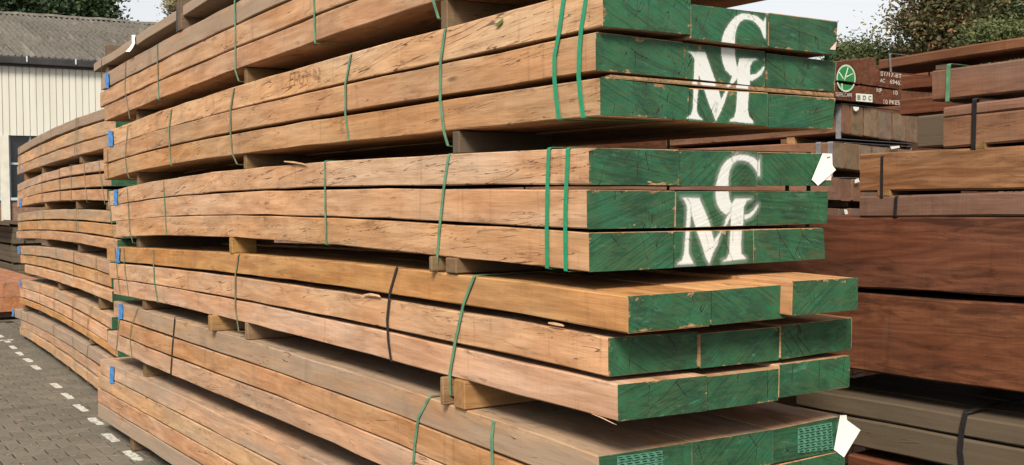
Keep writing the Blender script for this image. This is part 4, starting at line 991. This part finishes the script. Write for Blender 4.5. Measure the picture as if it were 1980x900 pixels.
for lo, lst in {1: [(46,340), (80,325), (153,306)], 2: [(86,398), (146,396), (205,400)], 3: [(88,470), (150,478)], 4: [(112,552), (190,590)], 5: [(44,592), (172,660)], 6: [(53,660), (120,705), (183,760)]}.items():
    for k_, (x, y) in enumerate(lst):
        nm = {1: ['far', 'near'], 2: ['far', 'near']}.get(len(lst)-0, None) if len(lst) == 2 else (['far', 'middle', 'near'] if len(lst) == 3 else ['far', 'near'])
        a_bearer(lo, x, y, f'{nm[k_]} bearer under the {ORD[lo]} bundle of the far stack', .09, .01 if lo < 6 else .05)

# ---- dark hardwood stack at the right
FC = Frame((3.815, 0.0), (-0.0717, 1.0))
def dark_bundle(label, rowspec, ncol, cw, mat, tone, grey, x_far, x_near=1980, q=0.0, ext=0.9, straps=(), fr=FC, group=None, crack=.4, name='timber_bundle', endmat=None):
    """rowspec: list of ((y top, y bottom) at x_far, (y top, y bottom) at x_near) on the face q"""
    b = Bundle(); sf = fr.side(x_far, rowspec[0][0][0], q)[0]; sn = fr.side(x_near, rowspec[0][1][0], q)[0]; s0 = sn-ext
    lines = []
    for (yf, yn) in rowspec:
        ln = []
        for k in (0, 1):
            a = fr.side(x_far, yf[k], q); c = fr.side(x_near, yn[k], q); m = (c[1]-a[1])/(c[0]-a[0]); ln.append((a[1]-m*a[0], m))
        lines.append(ln)
    b.botf = lambda s, l=lines[-1][1]: l[0]+l[1]*s; b.topf = lambda s, l=lines[0][0]: l[0]+l[1]*s
    th = thing(name, label, 'timber bundle', fr.w(s0, q+.2, b.botf(s0)), group); b.th = th; b.qr = q+ncol*cw; b.q = q
    for r, (lt, lb) in enumerate(lines):
        for c in range(ncol):
            zt = lt[0]+lt[1]*s0; zb = lb[0]+lb[1]*s0; m = (lt[1]+lb[1])/2; q0 = q+c*cw; j = 0 if c == 0 else rng.normal(0, .02)
            beam(fr, [(q0, zt), (q0+cw-.006, zt), (q0+cw-.006, zb), (q0, zb)], s0+j, sf+j, mat, th, (lambda s, m=m, s0=s0: m*(s-s0)), tone=tone+rng.normal(0, .08), grey=grey, crack=crack, N=14, bev=.007)
    for (pts, sm, wd) in straps:
        strap(fr, [tuple(fr.side(x, y, q)) for x, y in pts], b.qr, sm, th, wd, qoff=q-.006)
    b.s0, b.sf = s0, sf
    return b
C1 = dark_bundle('pale grey weathered bundle with a loose black band, low at the right edge', [((745.6,787.5),(822,868)), ((789,839),(870,931))], 7, .20, GREYW, .3, .75, 1540, 1980, straps=[([(1868,797),(1862,830),(1858,870),(1862,912)], STRAP_BLACK, .022)])
C2 = dark_bundle('huge dark red beam just above the pale grey bundle', [((551.6,672),(592,758))], 3, .32, DARK, .25, .10, 1360, 1980)
C3 = dark_bundle('huge red brown beam with swirling grain, upper of the two', [((420.7,542),(418,575.5))], 3, .32, DARK, .65, .0, 1330, 1980)
C4 = dark_bundle('low dull brown layer lying on the swirling grained beam', [((382,419),(373,417))], 5, .22, ROSE, .1, .35, 1663, 1980, straps=[([(1734,381),(1732,419)], STRAP_BLACK, .014)])
C5 = dark_bundle('light brown figured beam raised on yellow blocks', [((304,367),(285,362))], 4, .28, TAN, .5, .05, 1663, 1980, straps=[([(1707,302),(1706,382)], STRAP_BLACK, .012)])
C6 = dark_bundle('rosy brown two layer bundle with a black band at the right edge', [((200,237.6),(182,217.6)), ((238.2,277),(218.4,265))], 1, .28, ROSE, .7, .08, 1825, 1980, straps=[([(1886,192),(1884,280),(1883,288)], STRAP_BLACK, .018)])
C10 = dark_bundle('short dark grey beam end showing left of the rosy bundle', [((227,286),(205,270))], 1, .30, GREYW, .1, 1.0, 1775, 1980, q=.30)
C7 = dark_bundle('tall brown bundle with a green band under the top beam', [((131,203),(108,181))], 2, .28, ROSE, .35, .35, 1803, 1980, q=.36, straps=[([(1836,125),(1835,160),(1833,197)], STRAP_GREEN, .018)])
C9 = dark_bundle('two reddish layers with a dark slot behind the brown bundle', [((139,183),(115,157)), ((190,226),(166,204))], 1, .25, DARK, .7, .35, 1742, 1980, q=.95)
C8 = dark_bundle('single long red brown beam along the top in front of the trees', [((109,142),(67,98))], 1, .28, RUSSET, .6, .15, 1699, 1980, q=.46, straps=[([(1722,105),(1724,140)], STRAP_STEEL, .009)])
C0 = dark_bundle('red brown bundle under the pale grey one, mostly below the picture', [((886,960),(958,1050)), ((962,1045),(1053,1150))], 5, .26, DARK, .8, .1, 1640, 1980)
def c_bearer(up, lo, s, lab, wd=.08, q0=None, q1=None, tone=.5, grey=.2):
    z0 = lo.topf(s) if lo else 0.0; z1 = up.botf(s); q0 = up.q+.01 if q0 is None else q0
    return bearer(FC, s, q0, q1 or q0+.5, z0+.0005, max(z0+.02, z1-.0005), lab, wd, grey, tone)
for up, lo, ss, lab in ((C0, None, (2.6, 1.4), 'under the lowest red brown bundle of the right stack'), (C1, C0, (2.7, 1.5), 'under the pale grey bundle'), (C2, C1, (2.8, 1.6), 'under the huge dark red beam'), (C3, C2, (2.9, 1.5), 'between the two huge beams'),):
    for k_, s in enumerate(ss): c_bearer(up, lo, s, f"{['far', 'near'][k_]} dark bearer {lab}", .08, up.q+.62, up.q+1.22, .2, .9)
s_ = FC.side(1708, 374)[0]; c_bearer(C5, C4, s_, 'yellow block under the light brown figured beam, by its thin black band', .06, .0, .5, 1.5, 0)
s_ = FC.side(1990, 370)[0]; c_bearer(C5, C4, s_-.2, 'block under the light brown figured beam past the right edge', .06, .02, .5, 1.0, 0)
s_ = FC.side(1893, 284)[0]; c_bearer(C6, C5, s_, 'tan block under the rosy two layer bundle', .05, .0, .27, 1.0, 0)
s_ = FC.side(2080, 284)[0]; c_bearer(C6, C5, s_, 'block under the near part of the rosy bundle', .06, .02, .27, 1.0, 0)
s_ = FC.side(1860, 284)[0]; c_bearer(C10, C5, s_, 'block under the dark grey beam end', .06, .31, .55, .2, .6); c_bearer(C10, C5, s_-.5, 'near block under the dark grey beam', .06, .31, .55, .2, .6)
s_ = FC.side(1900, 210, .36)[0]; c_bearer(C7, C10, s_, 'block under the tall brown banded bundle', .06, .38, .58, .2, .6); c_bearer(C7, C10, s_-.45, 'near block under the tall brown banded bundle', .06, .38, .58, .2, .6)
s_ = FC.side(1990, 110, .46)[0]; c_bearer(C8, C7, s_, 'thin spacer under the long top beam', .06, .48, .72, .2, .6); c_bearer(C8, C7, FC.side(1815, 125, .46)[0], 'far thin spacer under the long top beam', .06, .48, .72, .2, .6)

# ---- stencilled stack behind, ends facing the aisle
dcor = at_depth(1643, 232, 6.0)
FD = Frame((dcor[0], dcor[1]), (-0.242, 0.970))
def d_bundle(label, rows, length, mats, tone, grey, straps=(), s0=0.0, name='timber_bundle', slope=0.0):
    th = None; b = Bundle(); zs = []
    for r, cols in enumerate(rows):
        for c, q4 in enumerate(cols):
            quad = [FD.end(*p, s0) for p in q4]; zs += [p[1] for p in quad]
    th = thing(name, label, 'timber bundle', FD.w(s0, .3, min(zs))); b.th = th; b.z0 = min(zs); b.z1 = max(zs); b.quads = []
    for r, cols in enumerate(rows):
        for c, q4 in enumerate(cols):
            quad = [FD.end(*p, s0) for p in q4]; b.quads.append(quad)
            m = mats[r][c] if isinstance(mats, list) else mats
            sj = s0+abs(rng.normal(0, .003))
            bm = beam(FD, quad, sj, s0+length+rng.normal(0, .03), ROSE if m is ENDG else m, th, (lambda s, k=slope: k*s), tone=tone+rng.normal(0, .25), grey=min(1, max(0, grey+rng.normal(0, .15))), crack=.5, N=8, bev=.006)
            if m is ENDG:
                P4 = [np.array(FD.w(sj-.0015, p[0], p[1])) for p in quad]; cc_ = sum(P4)/4; P4 = [p+(cc_-p)*.06 for p in P4]
                o = mesh_obj('end_face', [tuple(p) for p in P4]+[tuple(p+np.array((FD.d[0], FD.d[1], 0))*.003) for p in P4], [(3, 2, 1, 0), (0, 1, 5, 4), (1, 2, 6, 5), (2, 3, 7, 6), (3, 0, 4, 7)], ENDG, bm, rest=[(p[0], p[1], p[2]) for p in P4]*2)
                wood_props(o, rng.random(), rng.random()*.8, .7)
    b.q0 = min(q[0][0] for q in b.quads); b.q1 = max(q[1][0] for q in b.quads)
    for (x, wd) in straps:
        sv = FD.side(x, 232, b.q0)[0]
        strap(FD, [(sv, b.z1), (sv, b.z0)], b.q1, STRAP_STEEL, th, wd, qoff=b.q0-.006)
    return b
def cols(xs, top, bot, g=1.0):
    """columns between the x edges along slanting top and bottom lines ((x,y),(x,y))"""
    f = lambda l, x: l[0][1]+(l[1][1]-l[0][1])*(x-l[0][0])/(l[1][0]-l[0][0])
    return [[(a+g, f(top, a)), (b_-g, f(top, b_)), (b_-g, f(bot, b_)), (a+g, f(bot, a))] for a, b_ in zip(xs[:-1], xs[1:])]
D1 = d_bundle('dark bundle with a round green emblem and white stencilled lettering on its ends', [cols([1614,1667,1697], ((1614,121),(1697,111)), ((1614,156),(1747,173.5)))+cols([1697,1747], ((1697,135),(1747,142)), ((1614,156),(1747,173.5))), cols([1612,1661,1691,1745], ((1614,160),(1747,177)), ((1614,192),(1747,205)))], 3.0, DARK, .8, .12, s0=-.02)
_q2 = FD.end(1628, 230, 0.0)[0]; _L2 = float(FD.side(1278, 280, _q2)[0]); _k2 = float((FD.side(1278, 286, _q2)[1]-FD.end(1628, 259, 0.0)[1])/_L2)
D2 = d_bundle('bundle of tan upright plank ends below the stencilled bundle', [cols([1628,1643.5,1670,1698,1725,1752,1776], ((1628,201),(1776,226)), ((1628,258),(1776,278)))], _L2, [[ROSE]+[ENDG]*5], .6, .1, straps=[(1622, .03)], slope=_k2)
D3 = d_bundle('third bundle down behind, tan upright plank ends half hidden by the figured beam', [cols([1612,1633,1661,1686,1712,1738,1765], ((1612,275),(1765,291)), ((1612,324),(1765,345)))], 2.6, ENDG, .25, .45, straps=[(1606, .03), (1583, .03)])
D4 = d_bundle('small dark brown bundle beside the left end of the figured beam', [cols([1600,1626,1648,1672,1700], ((1600,345),(1700,349)), ((1600,387),(1700,391)))], 2.6, ROSE, .3, .5)
D5 = d_bundle('lowest visible brown bundle beside the left end of the dull brown layer', [cols([1596,1622,1645,1672,1700], ((1600,403),(1700,405)), ((1600,440),(1700,444)))], 2.6, ROSE, .3, .5)
sd = float(D5.z0); k_ = 0
for zt_, zb_ in ((sd-.06, sd-.50), (sd-.56, sd-1.0), (sd-1.06, 0.08)):
    th = thing('timber_bundle', ['hidden brown bundle below the lowest visible one behind', 'hidden brown bundle in the middle of the stack behind', 'hidden brown bundle at the foot of the stack behind'][k_], 'timber bundle', FD.w(0, .3, zb_)); k_ += 1
    for r in range(2):
        h = (zt_-zb_)/2
        for c in range(3): beam(FD, [(D5.q0+.15*c, zt_-r*h), (D5.q0+.15*c+.146, zt_-r*h), (D5.q0+.15*c+.146, zt_-(r+1)*h+.004), (D5.q0+.15*c, zt_-(r+1)*h+.004)], 0.0, 2.6, ROSE, th, grey=.5, N=4)
lv = [(sd, sd-.06), (sd-.50, sd-.56), (sd-1.0, sd-1.06), (.08, 0.0)]
DL = ['under the lowest visible brown bundle behind', 'under the upper hidden bundle behind', 'under the middle hidden bundle behind', 'at the foot of the stack behind']
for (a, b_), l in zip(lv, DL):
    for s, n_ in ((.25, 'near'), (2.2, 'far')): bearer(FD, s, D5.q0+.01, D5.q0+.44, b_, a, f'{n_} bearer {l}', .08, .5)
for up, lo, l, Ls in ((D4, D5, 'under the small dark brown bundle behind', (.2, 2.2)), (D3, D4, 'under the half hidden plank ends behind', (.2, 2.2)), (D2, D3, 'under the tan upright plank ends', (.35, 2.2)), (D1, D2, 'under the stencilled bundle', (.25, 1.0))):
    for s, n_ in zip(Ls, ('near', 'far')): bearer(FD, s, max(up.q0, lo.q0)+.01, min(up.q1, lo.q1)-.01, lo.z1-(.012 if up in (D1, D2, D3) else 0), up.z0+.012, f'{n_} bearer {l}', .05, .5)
# added dark bundles behind the right stack, blocking bright ground and sky in gaps
for k_, (za_, zb_, lab) in enumerate(((2.52, 1.90, 'topmost added light-blocking dark bundle hidden behind the right stack'), (1.86, 1.30, 'upper middle added light-blocking dark bundle hidden behind the right stack'), (1.26, .70, 'lower middle added light-blocking dark bundle hidden behind the right stack'), (.66, .10, 'lowest added light-blocking dark bundle hidden behind the right stack'))):
    th = thing('timber_bundle', lab, 'timber bundle', FD.w(.3, 1.4, zb_))
    for c in range(6): beam(FD, [(.95+.25*c, za_), (.95+.25*c+.245, za_), (.95+.25*c+.245, zb_), (.95+.25*c, zb_)], .10, 3.4, DARK, th, grey=.4, N=4)
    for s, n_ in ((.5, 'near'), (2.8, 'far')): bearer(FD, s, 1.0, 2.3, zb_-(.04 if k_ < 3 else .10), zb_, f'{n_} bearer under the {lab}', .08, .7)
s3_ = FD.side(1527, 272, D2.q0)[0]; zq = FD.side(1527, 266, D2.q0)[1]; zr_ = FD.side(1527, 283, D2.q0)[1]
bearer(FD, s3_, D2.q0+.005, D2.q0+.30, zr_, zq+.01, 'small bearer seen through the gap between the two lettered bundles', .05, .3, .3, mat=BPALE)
# stencil lettering and emblem on D1
def on_end(x, y, s=-.028): q, z = FD.end(x, y, -.02); return FD.w(s, q, z)
def end_text(txt, x, y, hpx, wpx, parent, mat=STENCIL, slope=.13):
    cu = bpy.data.curves.new('txt', 'FONT'); cu.body = txt; cu.size = 1.0; cu.extrude = 0.0; cu.offset = 0.012
    to = bpy.data.objects.new('txt', cu); COL.objects.link(to); dg = bpy.context.evaluated_depsgraph_get(); dg.update()
    me = bpy.data.meshes.new_from_object(to.evaluated_get(dg)); co = np.array([v.co[:] for v in me.vertices]); F = [tuple(p.vertices) for p in me.polygons]
    bpy.data.objects.remove(to); bpy.data.curves.remove(cu)
    mn, mx = co.min(0), co.max(0); u = (co[:, 0]-mn[0])/(mx[0]-mn[0]); v = (co[:, 1]-mn[1])/(mx[1]-mn[1])
    V = [on_end(x+a*wpx, y+a*wpx*slope+(1-b_)*hpx) for a, b_ in zip(u, v)]
    bpy.data.meshes.remove(me)
    return mesh_obj('stencil_lettering', V, F, mat, parent)
end_text('ST/17-BT', 1700, 138.5, 8.5, 41, D1.th); end_text('AC', 1699, 152, 7.5, 9.5, D1.th); end_text('69467', 1718, 154, 8.5, 25, D1.th)
end_text('NP', 1692.5, 170.5, 8, 10, D1.th); end_text('10', 1725, 175.5, 8, 8, D1.th); end_text('10 PKES', 1706, 193, 8.5, 31, D1.th, slope=.06)
end_text('SEFECCAM', 1613, 178.5, 8, 31, D1.th, slope=.06)
V = [on_end(x, y, -.026) for x, y in ((1653,181),(1685,183.5),(1685,198.5),(1653,196))]
mesh_obj('white_panel', V, [(0, 1, 2, 3)], plain('white_panel_paint', (.62, .63, .54), .6, .3, .1, 50), D1.th)
for i, ch in enumerate('BDC'): end_text(ch, 1655.5+i*10.5, 184.5+i*.7, 8.5, 6, D1.th, plain('dark_letter', (.10, .13, .09), .7, .2, .1), slope=.0)
cxl, cyl, rx, ry = 1633.5, 152, 17.5, 25
def ring(r0, r1, s, mat, n=40, name='emblem', rows=((100, 157.5), (162, 200))):
    V = []; F = []
    for i in range(n):
        a = 6.2832*i/n; V.append(on_end(cxl+rx*r1*math.cos(a), cyl+ry*r1*math.sin(a), s)); V.append(on_end(cxl+rx*r0*math.cos(a), cyl+ry*r0*math.sin(a), s))
    for i in range(n):
        j = (i+1) % n; ym = cyl+ry*r1*math.sin(6.2832*(i+.5)/n); slit = 158.5+(cxl+rx*math.cos(6.2832*(i+.5)/n)-1614)*.13
        if abs(ym-slit) > 2.4 or r0 == 0: F.append((2*i, 2*j, 2*j+1, 2*i+1))
    return mesh_obj(name, V, F, mat, D1.th)
def disc_half(up):
    V = []; pts = []
    for i in range(41):
        a = 6.2832*i/40; x = cxl+rx*.93*math.cos(a); y = cyl+ry*.93*math.sin(a); sl = 156.2+(x-1614)*.13 if up else 160.2+(x-1614)*.13
        if (up and y <= sl) or (not up and y >= sl): pts.append((x, y))
    xs = [p for p in pts]
    if up:
        xs.sort(key=lambda p: math.atan2(-(p[1]-158), p[0]-cxl))
    else: xs.sort(key=lambda p: math.atan2(p[1]-158, p[0]-cxl), reverse=True)
    V = [on_end(x, y, -.0265) for x, y in xs]
    return mesh_obj('emblem', V, [tuple(range(len(V)))], LOGOG, D1.th)
disc_half(True); disc_half(False); ring(.93, 1.06, -.027, plain('emblem_outline', (.42, .56, .40), .6, .3, .1), name='emblem_outline')
V = []; F = []
for ln in ([(1630,155),(1637,131)], [(1632,150),(1646,143)], [(1628,153),(1619.5,140)], [(1625,162),(1625.5,176)], [(1630,156),(1632,150)]):
    (x0, y0), (x1, y1) = ln; d = np.array((x1-x0, y1-y0), float); d /= np.linalg.norm(d); nn_ = np.array((-d[1], d[0]))*1.0; k0 = len(V)
    for x, y in ((x0-nn_[0], y0-nn_[1]), (x0+nn_[0], y0+nn_[1]), (x1+nn_[0], y1+nn_[1]), (x1-nn_[0], y1-nn_[1])): V.append(on_end(x, y, -.0285))
    F.append((k0, k0+1, k0+2, k0+3))
mesh_obj('emblem_veins', V, F, plain('emblem_vein_paint', (.55, .68, .48), .6, .3, .1), D1.th)
for (b, pxs) in ((D2, [(1645,207),(1656,208),(1655,213),(1650,216),(1646,213)]), (D3, [(1716,284),(1734,282.5),(1735,286),(1719,289)]), (D4, [(1648,348),(1655,345),(1657,352),(1648,355)]), (D5, [(1627,405),(1633,406),(1635,414),(1629,415)])):
    sheet('paper_tag', [FD.w(-.014, *FD.end(*p, 0.0)) for p in pxs], PAPER, b.th, .001, n=(FD.d[0]*-1, FD.d[1]*-1, 0))

# ================================================================== PACKS AT THE LEFT EDGE
REDP = wood_material('reddish_planks', (0.32, 0.15, 0.085), (0.36, 0.165, 0.088), (0.26, 0.17, 0.12), dirt=.5, crack=.4)
p0 = onZ(9, 604, 0.10); FP = Frame((p0[0], p0[1]), (0.0, 1.0))
ztp = float(FP.end(9, 548, 0.0)[1])
edgeY = [0.0]+[float(onZ(40, y, ztp)[1]-p0[1]) for y in (526, 507.5, 494)]+[float(onZ(40, 484, ztp)[1]-p0[1])]
PL = ['nearest reddish plank pack at the left edge, dark end facing out', 'second reddish plank pack at the left edge', 'third reddish plank pack at the left edge', 'farthest reddish plank pack at the left edge']
for k_ in range(4):
    a, c_ = edgeY[k_], edgeY[k_+1]-.06
    th = thing('plank_pack', PL[k_], 'plank pack', FP.w(a, 0, .10))
    for r in range(2):
        for c in range(4):
            h = (ztp-.10)/2; z = ztp-r*h
            beam(FP, [(-.62+.31*c, z), (-.62+.31*c+.306, z), (-.62+.31*c+.306, z-h+.003), (-.62+.31*c, z-h+.003)], a+rng.normal(0, .004), c_+rng.normal(0, .01), REDP, th, tone=.4, grey=.1, crack=.2, N=3, bev=.004, name='plank')
    for s_, n_ in ((a+.25, 'near'), (c_-.25, 'far')): bearer(FP, s_, -.58, .58, 0.0, .10, f"{n_} bearer under the {['nearest', 'second', 'third', 'farthest'][k_]} reddish plank pack", .1, .5)
pg = at_depth(30, 440, 23.5); FG = Frame((pg[0], pg[1]), (0.0, 1.0)); z_g = float(pg[2]); zz_ = 0.10
GL = ['lowest dark weathered board pack by the warehouse', 'middle dark weathered board pack by the warehouse', 'upper dark weathered board pack by the warehouse']
for k_ in range(3):
    h = (z_g-.10-2*.05)/3; th = thing('plank_pack', GL[k_], 'plank pack', FG.w(0, 0, zz_))
    for r in range(3):
        for c in range(3):
            z = zz_+h-r*h/3
            beam(FG, [(-.06+.22*c, z), (-.06+.22*c+.215, z), (-.06+.22*c+.215, z-h/3+.006), (-.06+.22*c, z-h/3+.006)], rng.normal(0, .02), 3.0, GREYW, th, tone=.3, grey=1.0, N=3, name='plank')
    for s_, n_ in ((.3, 'near'), (2.6, 'far')): bearer(FG, s_, -.04, .55, zz_-(.05 if k_ else .10), zz_, f"{n_} bearer under the {['lowest', 'middle', 'upper'][k_]} dark board pack", .1, .9)
    zz_ += h+.05
th = thing('plank_pack', 'slanting loose boards on top of the dark board packs', 'plank pack', FG.w(0, .2, zz_-.05))
for i in range(3):
    beam(FG, [(-.42+.30*i, zz_-.05+.13), (-.42+.30*i+.29, zz_-.05+.09), (-.42+.30*i+.29, zz_-.05+.04), (-.42+.30*i, zz_-.05+.08)], -.1+.05*i, 2.8, GREYW, th, tone=.2, grey=.8, N=3, name='plank')
bearer(FG, .4, -.06, .55, zz_-.05, zz_-.01, 'near strip under the slanting loose boards', .06, .9); bearer(FG, 2.4, -.06, .55, zz_-.05, zz_-.01, 'far strip under the slanting loose boards', .06, .9)
